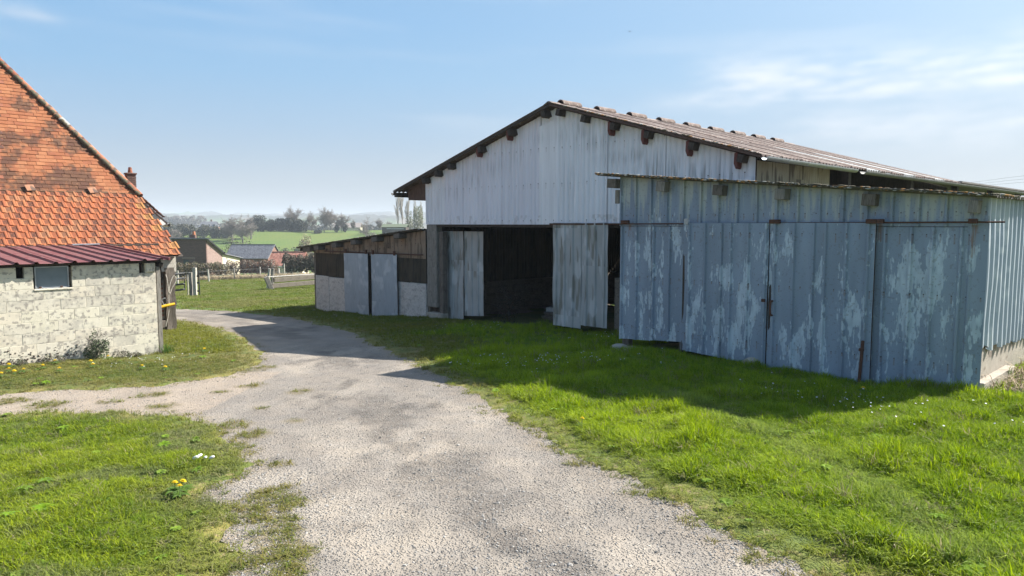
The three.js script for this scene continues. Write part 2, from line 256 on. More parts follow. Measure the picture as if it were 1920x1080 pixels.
function gravelDark(x, z) { const ld = z < -2 ? lineDist(centre, x, z) : 9; let k = 0.85 * (1 - sm(0.12, 0.5, ld)) * sm(0.3, 0.55, fbm(x * 1.3 + 8, z * 0.8, 3)) - 0.25 * (1 - sm(0.1, 0.3, Math.abs(ld - 0.75))); for (const [a, b, rx, rz, s] of darkSpots) k = Math.max(k, s * Math.exp(-(((x - a) / rx) ** 2) - ((z - b) / rz) ** 2)); const n = fbm(x * 4.5, z * 2.6, 5); k = sm(0.2, 0.8, k * 0.85 + (n - 0.5) * 1.3 + 0.08) * (0.3 + 0.8 * vn(x * 23, z * 19)) * 0.85; return clamp(k + 0.25 * sm(0.55, 0.68, fbm(x * 1.6 + 3, z * 0.9, 5)) * (0.4 + n)); }
{
  const hgt = (x, z) => gbase(x, z) + 0.008 + (fbm(x * 1.4, z * 1.4, 3) - 0.5) * 0.035;
  const near = clipGrid(-13.12, 4, -18, 2.96, 0.08, roadField, hgt), far = clipGrid(-46, 1.04, -58, -18, 0.32, (x, z) => roadField(x, z), hgt);
  const g = mergeGeometries([near, far]); const p = g.attributes.position, C = new Float32Array(p.count * 3), U = new Float32Array(p.count * 2);
  for (let i = 0; i < p.count; i++) {
    const x = p.getX(i), z = p.getZ(i), s = roadField(x, z); let c = mixc([0.95, 0.92, 0.87], [0.76, 0.745, 0.725], sm(0.35, 0.65, fbm(x * 0.7, z * 0.7, 4)));
    c = mixc(c, [0.66, 0.645, 0.63], sm(0.42, 0.6, fbm(x * 2.2 + 50, z * 1.4, 5)) * 0.75); c = mixc(c, [0.33, 0.315, 0.305], gravelDark(x, z) * 0.95);
    c = mixc(c, [0.74, 0.64, 0.5], (1 - sm(0.02, 0.5, s)) * 0.55 * sm(0.3, 0.6, fbm(x * 4, z * 4, 3)));
    if (x < -4.5 && z > -14) c = mixc(c, [1.1, 0.98, 0.85], 0.6);
    for (const [ax, az, r] of trackTufts) { const q = Math.hypot(x - ax, z - az) / r; if (q < 1.5) c = mixc(c, [0.5, 0.45, 0.27], 0.7 * (1 - sm(0.6, 1.5, q + (fbm(x * 9, z * 9, 3) - 0.5) * 1.4))); }
    C.set(c, i * 3); U[i * 2] = x; U[i * 2 + 1] = z;
  }
  g.setAttribute('color', new THREE.BufferAttribute(C, 3)); g.setAttribute('uv', new THREE.BufferAttribute(U, 2)); g.computeVertexNormals();
  // stony surface: scattered chips over fine grit
  const N = 1024, hgtMap = new Float32Array(N * N), col = new Float32Array(N * N), R = rng(5);
  for (let i = 0; i < N * N; i++) { hgtMap[i] = 0.25 * hash(i % N, (i / N) | 0); col[i] = 0.5; }
  for (let k = 0; k < 26000; k++) { const cx = R() * N, cy = R() * N, r = 1.2 + 4.2 * R() ** 3, a = R() * 6.28, e = 0.55 + 0.45 * R(), t = R(); const ca = Math.cos(a), sa = Math.sin(a);
    for (let y = -Math.ceil(r); y <= r; y++) for (let x = -Math.ceil(r); x <= r; x++) { const qx = (x * ca + y * sa) / r, qy = (-x * sa + y * ca) / (r * e), q = qx * qx + qy * qy; if (q < 1) { const id = md(Math.round(cy + y), N) * N + md(Math.round(cx + x), N), hh = 0.35 + 0.65 * Math.sqrt(1 - q) * Math.min(1, r / 4); if (hh > hgtMap[id]) { hgtMap[id] = hh; col[id] = t; } } } }
  const at = (u, v) => md(Math.floor(v * N), N) * N + md(Math.floor(u * N), N);
  const map = sized(tex(N, N, (u, v, i, j) => { const k = j * N + i, t = col[k], f = fbm(u * 10, v * 10, 4, 10); let c = t < 0.1 ? [0.15, 0.137, 0.125] : t > 0.93 ? [0.44, 0.41, 0.37] : mixc([0.27, 0.243, 0.215], [0.36, 0.325, 0.285], t); c = mixc(c, [0.36, 0.315, 0.265], sm(0.35, 0.65, f) * 0.6); return c.map(q => q * (0.88 + 0.24 * hash(i + 7, j))); }), 2.6);
  const bump = sized(tex(N, N, (u, v, i, j) => hgtMap[j * N + i], { srgb: false }), 2.6);
  structure('gravel_track', g, mat({ map, bumpMap: bump, bumpScale: 0.014, vertexColors: true, roughness: 0.95 }));
}
// loose stones lying on the track
{
  const R = rng(11), geos = [0, 1, 2].map(s => { const g = new THREE.IcosahedronGeometry(1, 0), p = g.attributes.position; for (let i = 0; i < p.count; i++) { const x = p.getX(i), y = p.getY(i), z = p.getZ(i), k = 0.75 + 0.5 * hash(Math.round(x * 9 + s * 31), Math.round(y * 9 + z * 77)); p.setXYZ(i, x * k * 1.2, y * k * 0.6, z * k * 0.9); } g.computeVertexNormals(); return g; });
  const pts = [];
  for (let k = 0; k < 260000 && pts.length < 60000; k++) {
    const d = 3 + 15 * R() ** 1.5, x = (R() - 0.5) * (1.5 * d + 1), z = -d, s = roadField(x, z); if (s < 0.0) continue;
    const dens = 0.16 + 0.8 * gravelDark(x, z) + 0.6 * (1 - sm(0.05, 0.6, s)) + 0.9 * sm(-1.2, -2.2, x) * sm(-8, -6.5, z); if (R() > dens) continue; pts.push([x, z]);
  }
  geos.forEach((g, v) => {
    const list = pts.filter((_, i) => i % 3 === v), im = new THREE.InstancedMesh(g, mat({ roughness: 0.95 }), list.length), m = new THREE.Matrix4(), q = new THREE.Quaternion(), e = new THREE.Euler(), c = new THREE.Color();
    list.forEach(([x, z], i) => { const s = 0.003 + 0.007 * R() ** 3 + (R() < 0.012 ? 0.012 * R() : 0), y = gbase(x, z) + 0.010 + (fbm(x * 1.4, z * 1.4, 3) - 0.5) * 0.035; e.set((R() - 0.5) * 0.8, R() * 6.28, (R() - 0.5) * 0.8); m.compose(new THREE.Vector3(x, y, z), q.setFromEuler(e), new THREE.Vector3(s, s, s)); im.setMatrixAt(i, m); const t = R(), b = t < 0.25 ? 0.12 + 0.06 * R() : t > 0.95 ? 0.38 + 0.1 * R() : 0.2 + 0.15 * R(); im.setColorAt(i, c.setRGB(b, b * 0.94, b * 0.86)); });
    im.name = numbered('loose_gravel'); im.castShadow = im.receiveShadow = true; tag(im, 'loose grey and tan gravel chips scattered over the track', 'gravel', 'loose gravel on the track', 'stuff'); scene.add(im);
  });
}
// ------------------------------------------------------------------ grass
function tuft(seed, blades, h, rad, w, lean, droop = 0.5) {
  const R = rng(seed), P = [], N = [], I = [];
  for (let b = 0; b < blades; b++) {
    const a = R() * 6.283, r = rad * Math.sqrt(R()), bx = Math.cos(a) * r, bz = Math.sin(a) * r, dir = R() * 6.283, L = h * (0.5 + 0.6 * R()), ln = lean * (0.3 + R()), ww = w * (0.7 + 0.6 * R()), px = -Math.sin(dir) * ww / 2, pz = Math.cos(dir) * ww / 2, st = P.length / 3;
    for (let k = 0; k <= 3; k++) { const t = k / 3, o = ln * L * t * t, y = L * t * (1 - droop * ln * t * t), cx = bx + Math.cos(dir) * o, cz = bz + Math.sin(dir) * o, f = k === 3 ? 0.08 : 1 - 0.45 * t; P.push(cx - px * f, y, cz - pz * f, cx + px * f, y, cz + pz * f); const ny = 0.75, nx = Math.cos(dir) * 0.6, nz = Math.sin(dir) * 0.6; N.push(-nx, ny, -nz, -nx, ny, -nz); }
    for (let k = 0; k < 3; k++) { const i = st + k * 2; I.push(i, i + 1, i + 3, i, i + 3, i + 2); }
  }
  const g = new THREE.BufferGeometry(); g.setAttribute('position', new THREE.Float32BufferAttribute(P, 3)); g.setIndex(I); g.computeVertexNormals(); return g;
}
const bladeMat = new THREE.MeshPhysicalMaterial({ roughness: 0.96, side: THREE.DoubleSide, transmission: 0.45, thickness: 0, specularIntensity: 0.25 });
const rut = [[2.38, -10.88], [2.93, -8.8], [3.17, -7.19], [3.23, -6.22], [3.19, -5.27], [3.13, -4.66]];
{
  const kinds = [];
  for (let k = 0; k < 4; k++) kinds.push(tuft(100 + k, 16, 0.16, 0.055, 0.0075, 0.75));        // 0-3 lush
  for (let k = 0; k < 3; k++) kinds.push(tuft(200 + k, 18, 0.075, 0.06, 0.0065, 1.0));         // 4-6 short turf
  for (let k = 0; k < 2; k++) kinds.push(tuft(300 + k, 12, 0.07, 0.07, 0.006, 1.6, 0.35));     // 7-8 flat dry
  for (let k = 0; k < 2; k++) kinds.push(tuft(400 + k, 22, 0.12, 0.16, 0.018, 0.9));           // 9-10 coarse, far off
  const lists = kinds.map(() => []), R = rng(21);
  for (const [d0, d1, cell] of [[2.6, 9, 0.042], [9, 16, 0.06], [16, 30, 0.115], [30, 52, 0.22], [52, 88, 0.36]]) {
    const hw = 0.76 * d1 + 1.5;
    for (let d = d0; d < d1; d += cell) for (let x = -hw; x < hw; x += cell) {
      if (Math.abs(x) > 0.76 * d + 1.5) continue;
      const px = x + (R() - 0.5) * cell * 1.3, pz = -d + (R() - 0.5) * cell * 1.3; if (built(px, pz)) continue;
      const s = roadField(px, pz); if (s > 0.02) { let tf = 0; for (const [ax, az, r] of trackTufts) { const q = Math.hypot(px - ax, pz - az) / r; if (q < 1.25) tf = Math.max(tf, 0.75 * (1 - sm(0.5, 1.25, q + (vn(px * 14, pz * 14) - 0.5) * 0.8))); } if (R() > Math.max(tf, 0.3 * (1 - sm(0.02, 0.35, s)))) continue; }
      const onTrack = s > 0.02, edge = onTrack ? 0.45 : sm(-0.75, 0.0, s), big = fbm(px * 0.55 + 5, pz * 0.55, 3), clump = fbm(px * 2.3, pz * 2.3, 3), fine = R();
      const left = px < -2 && d < 17, strip = left && (pz < -11.6), rgt = px > -1.5 + (fbm(px * 0.5, pz * 0.5, 3) - 0.5) * 5 + (R() - 0.5) * 1.2 && px > -4 && d < 24;
      if (R() < edge * 0.72 * (0.5 + clump)) continue;
      if (strip && R() < 0.22) continue;
      let kind, c, h;
      if (d > 30) { kind = 9 + (R() * 2 | 0); h = (d > 52 ? 1.15 : 0.95) * (0.6 + 0.9 * clump); c = mixc([0.12, 0.18, 0.015], [0.20, 0.21, 0.03], big); if (big > 0.58) c = mixc(c, [0.24, 0.21, 0.09], 0.4); }
      else if (rgt) { kind = R() * 4 | 0; h = (0.42 + 1.1 * clump * clump * 1.5) * (1 - 0.62 * edge) * (0.85 + 0.4 * big); c = mixc([0.155, 0.25, 0.003], [0.32, 0.41, 0.005], sm(0.25, 0.75, big * 0.5 + fine * 0.5)); const rd = lineDist(rut, px, pz); if (rd < 0.35) { c = mixc(c, [0.27, 0.31, 0.11], (1 - rd / 0.35) * 0.4); h *= 0.8; } c = mixc(c, [0.2, 0.19, 0.045], edge * 0.6); }
      else if (strip) { kind = 4 + (R() * 3 | 0); h = 0.5 + 0.8 * clump; c = mixc([0.13, 0.165, 0.018], [0.235, 0.215, 0.045], sm(0.3, 0.7, big * 0.6 + fine * 0.4)); c = mixc(c, [0.25, 0.2, 0.08], edge * 0.5); }
      else if (left) { kind = clump > 0.52 && edge < 0.4 ? (R() * 4 | 0) : 4 + (R() * 3 | 0); h = kind < 4 ? 0.35 + 0.6 * clump : 0.8 + 0.7 * clump; c = mixc([0.13, 0.21, 0.004], [0.265, 0.32, 0.009], sm(0.3, 0.7, big * 0.6 + fine * 0.4)); c = mixc(c, [0.2, 0.185, 0.075], edge * 0.55); if (fbm(px * 1.7 + 30, pz * 1.7, 3) > 0.6) c = mixc(c, [0.17, 0.185, 0.09], 0.5); }
      else { kind = 4 + (R() * 3 | 0); h = 0.9 + 1.1 * clump; c = mixc([0.13, 0.18, 0.008], [0.23, 0.22, 0.02], big); c = mixc(c, [0.22, 0.19, 0.06], edge * 0.6); }
      if (R() < 0.045) { c = [0.30, 0.27, 0.13]; }
      if (edge > 0.5 && R() < 0.5) kind = 7 + (R() * 2 | 0);
      const b = 0.8 + 0.4 * R();
      if (onTrack && d < 30) { kind = 4 + (R() * 5 | 0); h = 0.35 + 0.6 * R(); c = mixc([0.13, 0.17, 0.02], [0.26, 0.22, 0.06], R()); }
      lists[kind].push([px, onTrack ? gbase(px, pz) + 0.004 : GY(px, pz, s) - 0.012, pz, h * (0.8 + 0.4 * R()), R() * 6.283, c.map(v => v * b), (R() - 0.5) * 0.3]);
    }
  }
  const m = new THREE.Matrix4(), q = new THREE.Quaternion(), e = new THREE.Euler(), col = new THREE.Color();
  let total = 0;
  kinds.forEach((g, k) => { const l = lists[k]; total += l.length; const im = new THREE.InstancedMesh(g, bladeMat, l.length);
    l.forEach((t, i) => { e.set(t[6], t[4], t[6] * 0.7); const w = k >= 9 ? 1.3 : 0.85 + 0.3 * t[3]; m.compose(new THREE.Vector3(t[0], t[1], t[2]), q.setFromEuler(e), new THREE.Vector3(w, t[3], w)); im.setMatrixAt(i, m); im.setColorAt(i, col.setRGB(...t[5])); });
    im.name = numbered('grass'); im.castShadow = im.receiveShadow = true;
    tag(im, k < 4 ? 'long bright green grass growing beside the gravel track' : k < 7 ? 'short green turf around the yard' : k < 9 ? 'flattened yellowing grass along the track edge' : 'green meadow grass beyond the farm buildings', 'grass', 'grass of the yard', 'stuff'); scene.add(im); });
  console.log('tufts', total);
}

// ------------------------------------------------------------------ blue-grey metal shed (front right)
// galvanised sheet: slate grey zinc with chalky white bloom in streaks and patches
const shedMap = tex(2048, 1024, (u, v) => {
  const lx = -10 + u * 7.3, y = -0.3 + v * 4.1;
  let c = mixc([0.205, 0.258, 0.332], [0.27, 0.325, 0.398], fbm(lx * 0.9, y * 0.7, 4)); c = c.map(k => k * (0.9 + 0.2 * vn(lx * 9, y * 1.3)) * (0.93 + 0.14 * hash(u * 2048, v * 1024)));
  let reg = 0; for (const [a, b, rx, ry, s] of [[-9.2, 1.9, 0.35, 0.5, 0.8], [-9.6, 0.7, 0.25, 0.8, 0.9], [-9.0, 0.5, 0.3, 0.6, 0.9], [-8.4, 2.2, 0.2, 0.5, 0.8], [-8.5, 0.6, 0.2, 0.6, 0.8], [-7.85, 0.4, 0.3, 0.7, 1], [-7.4, 0.35, 0.25, 0.6, 1], [-7.1, 1.55, 0.2, 0.3, 1], [-6.8, 1.2, 0.25, 0.7, 1], [-6.55, 0.9, 0.15, 0.5, 0.9], [-6.9, 0.3, 0.25, 0.5, 0.8], [-5.3, 1.55, 0.1, 0.5, 0.8], [-5.9, 0.2, 0.3, 0.5, 0.8], [-5.4, 0.6, 0.25, 0.4, 0.9], [-4.75, 1.1, 0.25, 0.3, 0.7], [-3.9, 1.9, 0.35, 0.5, 0.9], [-3.5, 1.75, 0.3, 0.6, 1.1], [-4.0, 1.0, 0.35, 0.5, 0.9], [-3.5, 0.4, 0.3, 0.5, 0.9], [-3.1, 2.1, 0.12, 0.3, 1], [-3.0, 0.45, 0.15, 0.6, 0.9]]) reg = Math.max(reg, s * Math.exp(-(((lx - a) / rx) ** 2) - ((y - b) / ry) ** 2));
  const k = sm(0.5, 0.555, 0.52 * fbm(lx * 8, y * 1.9, 5) + 0.28 * fbm(lx * 40, y * 10, 3) + 0.17 * reg - (y > 2.6 ? 0.05 : 0)) * (0.55 + 0.6 * vn(lx * 30, y * 8));
  c = mixc(c, [0.52, 0.60, 0.66], k * 0.85);
  if (y > 2.62) { // above the rail the sheets carry a pale greenish dust film with running drips
    const drip = fbm(lx * 16, y * 1.2 + 9, 4), e = sm(0.3, 0.6, drip * 0.85 + (y - 2.95) * 0.3 + (lx + 6) * 0.03); c = mixc(c, [0.43, 0.46, 0.42], e * 0.8); }
  if (fbm(lx * 30, y * 30, 2) > 0.74) c = mixc(c, [0.16, 0.14, 0.13], 0.35);
  for (const ry of [0.35, 1.45, 2.42, 2.78]) { const fx = md(lx, 0.2) - 0.1, fy = y - ry - 0.01 * vn(lx * 9, 3); if (fx * fx + fy * fy < 0.00009) c = [0.07, 0.06, 0.055]; else if (Math.abs(fx) < 0.012 && fy < 0 && fy > -0.16 * hash(lx * 5, ry * 9)) c = mixc(c, [0.2, 0.12, 0.08], 0.4); }
  for (const [rx, ry, l] of [[-3.03, 2.58, 0.5], [-4.4, 2.6, 0.3], [-9.6, 2.58, 0.25], [-6.3, 1.15, 0.5]]) if (y < ry && y > ry - l) c = mixc(c, [0.24, 0.13, 0.08], 0.7 * sm(0.06, 0.0, Math.abs(lx - rx + (vn(y * 6, rx) - 0.5) * 0.05)) * sm(0.3, 0.7, vn(lx * 60, y * 5) + (ry - y < l * 0.5 ? 0.2 : 0)));
  return c;
}, { rep: false });
const shedUV = (x, y) => [(x + 10) / 7.3, (y + 0.3) / 4.1];
const speckBump = sized(tex(256, 256, (u, v) => fbm(u * 9, v * 9, 4, 9), { srgb: false }), 0.9);
M.shed = mat({ map: shedMap, roughness: 0.62, metalness: 0.15, bumpMap: speckBump, bumpScale: 0.004 });
M.galv = mat({ map: sized(tex(512, 512, (u, v) => { const a = fbm(u * 24, v * 5, 4, 0), b = fbm(u * 5, v * 4, 4, 5); let c = mixc([0.30, 0.34, 0.38], [0.44, 0.475, 0.52], a); c = mixc(c, [0.58, 0.60, 0.62], sm(0.55, 0.7, b) * 0.6); return mixc(c, [0.2, 0.2, 0.2], sm(0.68, 0.8, a) * 0.4); }), 2.2), roughness: 0.55, metalness: 0.25, bumpMap: speckBump, bumpScale: 0.003 });
M.sideBlue = mat({ map: sized(tex(512, 512, (u, v) => { const a = fbm(u * 18, v * 4, 4), b = fbm(u * 6, v * 6, 4, 6); return mixc(mixc([0.30, 0.36, 0.42], [0.42, 0.47, 0.52], a), [0.56, 0.6, 0.62], sm(0.55, 0.75, b) * 0.7); }), 2.4), roughness: 0.6, metalness: 0.1, bumpMap: speckBump, bumpScale: 0.003 });
// old fibre-cement with lichen
M.fibro = mat({ map: sized(tex(1024, 1024, (u, v) => { const a = fbm(u * 20, v * 20, 5, 20), b = fbm(u * 7, v * 7, 4, 7), l = fbm(u * 60 + 3, v * 60, 3); let c = mixc([0.11, 0.075, 0.062], [0.24, 0.175, 0.15], a); c = mixc(c, [0.33, 0.28, 0.25], sm(0.5, 0.7, b) * 0.5); c = mixc(c, [0.40, 0.37, 0.33], sm(0.66, 0.74, l) * 0.7); c = mixc(c, [0.06, 0.045, 0.04], sm(0.64, 0.75, fbm(u * 40, v * 40 + 7, 3)) * 0.6); return c; }), 3), bumpMap: grainBump, bumpScale: 0.006 });
M.fibroDark = mat({ map: sized(tex(512, 512, (u, v) => mixc(mixc([0.07, 0.062, 0.055], [0.16, 0.145, 0.13], fbm(u * 20, v * 20, 4, 20)), [0.26, 0.24, 0.21], sm(0.6, 0.75, fbm(u * 50, v * 50, 3)) * 0.7)), 2), bumpMap: grainBump, bumpScale: 0.008 });
M.moss = mat({ color: [0.10, 0.085, 0.05], bumpMap: grainBump, bumpScale: 0.01 });
M.lichen = mat({ color: [0.33, 0.16, 0.04], bumpMap: grainBump, bumpScale: 0.01 });
M.lichenPale = mat({ color: [0.34, 0.33, 0.29], bumpMap: grainBump, bumpScale: 0.01 });
M.concrete = mat({ map: sized(tex(512, 512, (u, v) => { const a = fbm(u * 10, v * 10, 5, 10); let c = mixc([0.3, 0.26, 0.21], [0.46, 0.41, 0.34], a); return mixc(c, [0.14, 0.10, 0.07], sm(0.58, 0.72, fbm(u * 4, v * 7, 4, 0)) * 0.6); }), 1.5), bumpMap: grainBump, bumpScale: 0.01 });
function crust(parent, pts, mats, seed, r0 = 0.012, r1 = 0.035) { // lichen and moss cushions on an edge, one part per colour
  const R = rng(seed), lots = mats.map(() => []); for (const p of pts) { const g = new THREE.IcosahedronGeometry(1, 1), s = lerp(r0, r1, R() ** 2); g.scale(s * (0.8 + R()), s * 0.5, s * (0.8 + R())); g.rotateY(R() * 6); g.translate(p[0], p[1], p[2]); lots[(R() * mats.length) | 0].push(planarUV(g)); }
  lots.forEach((l, i) => { if (l.length) { const m = part('lichen', mergeGeometries(l), mats[i], parent); m.userData.kind = 'stuff'; } });
}
{
  const Z = -12.92, roofY = x => 3.615 - 0.0905 * (x + 9.87), shed = farmThing('metal_shed', 'blue-grey metal shed with sliding doors and sloping roof at the right', 'shed', -6.3, -0.1, Z); { const k = 0.93; shed.scale.setScalar(k); shed.position.set(shed.position.x * k, 2.6 - 2.7 * k, shed.position.z * k); }
  const R = rng(31);
  // upper cladding above the rail
  const cuts = [-9.85, -8.65, -7.45, -6.25, -5.05, -3.85, -2.9];
  for (let i = 0; i < cuts.length - 1; i++) part('upper_cladding_sheet', sheet(cuts[i], cuts[i + 1] + 0.03, 2.56, x => roofY(x) + 0.022, Z + (i % 2) * 0.004, ribs(0.4, 0.016, 0.034, 0.046, 0.02), { rows: 5, dent: 0.012, seed: i, uv: shedUV }), M.shed, shed);
  // fixed cladding below the rail
  part('lower_cladding_sheet', sheet(-9.82, -8.98, x => 0.04 + 0.05 * (x + 9.8), 2.55, Z + 0.012, ribs(0.4, 0.016, 0.034, 0.046, 0.03), { rows: 6, dent: 0.018, seed: 11, uv: shedUV }), M.shed, shed);
  part('lower_cladding_sheet', sheet(-9.0, -8.16, x => 0.10 + 0.06 * (x + 9), 2.55, Z + 0.02, ribs(0.4, 0.016, 0.034, 0.046, 0.06), { rows: 6, dent: 0.018, seed: 12, uv: shedUV }), M.shed, shed);
  part('lower_cladding_sheet', sheet(-4.52, -3.7, -0.32, 2.55, Z + 0.012, ribs(0.4, 0.016, 0.034, 0.046, 0.2), { rows: 6, dent: 0.016, seed: 13, uv: shedUV }), M.shed, shed);
  part('lower_cladding_sheet', sheet(-3.72, -3.1, -0.32, 2.55, Z + 0.018, ribs(0.4, 0.016, 0.034, 0.046, 0.12), { rows: 6, dent: 0.016, seed: 14, uv: shedUV }), M.shed, shed);
  part('corner_flashing', sheet(-3.12, -2.84, -0.34, x => 2.72, Z + 0.03, ribs(0.6, 0.01, 0.03, 0.02, 0.05), { rows: 6, dent: 0.012, seed: 15, uv: shedUV }), M.shed, shed);
  // two sliding doors
  const doorMat = M.shed;
  for (const [a, b, z, sd, f] of [[-8.18, -6.32, Z + 0.10, 21, 0.16], [-6.30, -4.44, Z + 0.11, 22, 0.1]]) {
    const door = new THREE.Group(); door.name = 'sliding_door'; shed.add(door);
    const mid = (a + b) / 2, bot = sd === 21 ? x => 0.0 - 0.055 * (x - a) : x => -0.12 + 0.0 * (x - a);
    part('door_sheet', sheet(a, mid + 0.03, bot, 2.62, z, ribs(0.36, 0.016, 0.034, 0.042, f), { rows: 7, dent: 0.02, seed: sd, uv: shedUV }), doorMat, door);
    part('door_sheet', sheet(mid, b, bot, 2.62, z + 0.012, ribs(0.36, 0.016, 0.034, 0.042, f), { rows: 7, dent: 0.02, seed: sd + 5, uv: shedUV }), doorMat, door);
    part('door_stile', beam([b - 0.03, -0.05, z - 0.03], [b - 0.03, 2.6, z - 0.03], 0.05, 0.05), M.woodDark, door);
    part('door_stile', beam([a + 0.03, -0.05, z - 0.03], [a + 0.03, 2.6, z - 0.03], 0.05, 0.05), M.woodDark, door);
    if (sd === 22) { part('handle', tube([[a + 0.1, 1.17, z + 0.02], [a + 0.1, 1.16, z + 0.09], [a + 0.1, 0.92, z + 0.09], [a + 0.1, 0.90, z + 0.02]], 0.022), M.rust, door); part('drop_bolt', beam([b - 0.14, -0.1, z + 0.075], [b - 0.11, 0.62, z + 0.06], 0.05, 0.03), M.rust, door); part('bolt_bracket', boxAt(0.08, 0.05, 0.05, b - 0.13, 0.46, z + 0.06), M.rust, door); }
    else part('latch', boxAt(0.07, 0.06, 0.04, b - 0.05, 1.17, z + 0.06), M.rust, door);
  }
  // rail, hangers
  part('door_rail', tube([[-9.82, 2.60, Z + 0.10], [-7, 2.61, Z + 0.085], [-5, 2.62, Z + 0.085], [-2.62, 2.63, Z + 0.12]], 0.014), M.rust, shed);
  for (const [x, w] of [[-9.62, 0.2], [-6.2, 0.2], [-4.5, 0.18], [-4.36, 0.1], [-3.03, 0.12]]) part('rail_bracket', boxAt(w, 0.075, 0.08, x, 2.645, Z + 0.14, 0.008), M.rust, shed);
  part('hanger_plate', boxAt(0.1, 0.12, 0.02, -8.07, 2.65, Z + 0.17), M.zinc, shed);
  // purlin ends under the roof
  [[-9.97, 0.24, 0.2], [-8.69, 0.21, 0.21], [-7.36, 0.21, 0.2], [-6.08, 0.2, 0.2], [-4.56, 0.22, 0.2], [-3.02, 0.13, 0.2]].forEach(([x, w, h], i) => piece('purlin_end', cbox(w, h, 0.62, 0.008, i, i * 0.3), i % 2 ? M.woodGrey : M.woodOld, shed, x, roofY(x) - 0.13, Z - 0.1, 0, (R() - 0.5) * 0.12, -0.08 + (R() - 0.5) * 0.08));
  part('bracket_board', boxAt(0.1, 0.3, 0.05, -9.93, 3.2, Z + 0.02), M.woodGrey, shed);
  // roof of corrugated sheets; the part beside the barn runs further back
  const rz = Z + 0.27, W = 0.96; let k = 0;
  for (let z = rz; z > -14.7; z -= W) { const z1 = Math.max(z - W - 0.04, -14.78), dy = (k++ % 2) * 0.006; part('roof_sheet', roofSheet(-10.36, roofY(-10.36) + 0.055 + dy, -2.72, roofY(-2.72) + 0.055 + dy, z, z1), M.fibroDark, shed); }
  for (let z = -14.78; z > -18.6; z -= W) { const dy = (k++ % 2) * 0.006; part('roof_sheet', roofSheet(-7.52, roofY(-7.52) + 0.055 + dy, -2.72, roofY(-2.72) + 0.055 + dy, z, z - W - 0.04), M.fibroDark, shed); }
  const edge = []; for (let i = 0; i < 240; i++) { const x = lerp(-10.38, -2.74, R()); edge.push([x, roofY(x) + 0.068 + R() * 0.012, rz - 0.03 * R()]); edge.push([x, roofY(x) + 0.04 + R() * 0.02, rz + 0.004]); }
  for (let i = 0; i < 90; i++) edge.push([-2.73, roofY(-2.73) + 0.06 + R() * 0.02, lerp(rz, -17, R())]);
  crust(shed, edge, [M.moss, M.moss, M.lichenPale, M.lichen], 77);
  // right side wall: deep ribbed sheets turned to the ridge axis, on a concrete plinth
  for (let i = 0; i < 5; i++) { const g = sheet(0, 1.16, x => i === 0 ? 0.64 - 0.03 * x + 0.06 * Math.sin(x * 7) : 0.6 - 0.05 * i, 3.012, 0, ribs(0.29, 0.03, 0.075, 0.05, 0.1), { rows: 7, dent: i === 0 ? 0.03 : 0.012, seed: 40 + i }); g.rotateY(Math.PI / 2); g.translate(-2.9, 0, Z - 0.02 - i * 1.15); part('side_sheet', g, M.sideBlue, shed); }
  part('plinth', span(-3.12, -2.93, -0.5, 0.72, -18.6, Z - 0.03, 0.01), M.concrete, shed);
  part('plinth_ledge', span(-2.95, -2.80, -0.5, 0.12, -15, Z - 0.06, 0.01), M.concrete, shed);
  // back and left wall, posts
  part('left_wall', (() => { const g = sheet(0, 1.85, 0.1, 3.5, 0, ribs(0.4, 0.014, 0.034, 0.03), { uv: shedUV }); g.rotateY(-Math.PI / 2); g.translate(-9.82, 0, -14.76); return g; })(), M.galv, shed);
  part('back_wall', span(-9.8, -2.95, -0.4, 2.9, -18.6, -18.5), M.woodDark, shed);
  part('inner_wall', span(-9.8, -7.5, -0.4, 3.3, -14.8, -14.76), M.woodDark, shed);
  for (const x of [-9.72, -8.24, -4.46, -3.1]) part('post', span(x - 0.09, x + 0.09, -0.4, roofY(x) - 0.04, Z - 0.22, Z - 0.06, 0.008), M.woodOld, shed);
}
// stones under the shed's left end
[[2.25, -14.81, 0.13, 'pale stone under the left corner post of the metal shed'], [2.44, -14.62, 0.11, 'flat grey stone just right of the metal shed left corner'], [2.64, -14.6, 0.09, 'smallest stone below the raised shed sheets'], [4.33, -12.7, 0.14, 'flat stone slab below the meeting sliding doors']].forEach(([x, z, r, l], i) => { const g = new THREE.IcosahedronGeometry(1, 2), p = g.attributes.position; for (let k = 0; k < p.count; k++) { const v = new THREE.Vector3().fromBufferAttribute(p, k), q = 0.8 + 0.4 * vn(v.x * 1.7 + i * 5, v.y * 1.7 + v.z * 1.3 + 9); p.setXYZ(k, v.x * q * r * 1.5, v.y * q * r * 0.8, v.z * q * r); } g.computeVertexNormals(); const m = mesh('stone', planarUV(g), M.concrete); m.position.set(x, gbase(x, z) + r * 0.45, z); tag(m, l, 'stone', 'stones under the shed'); });

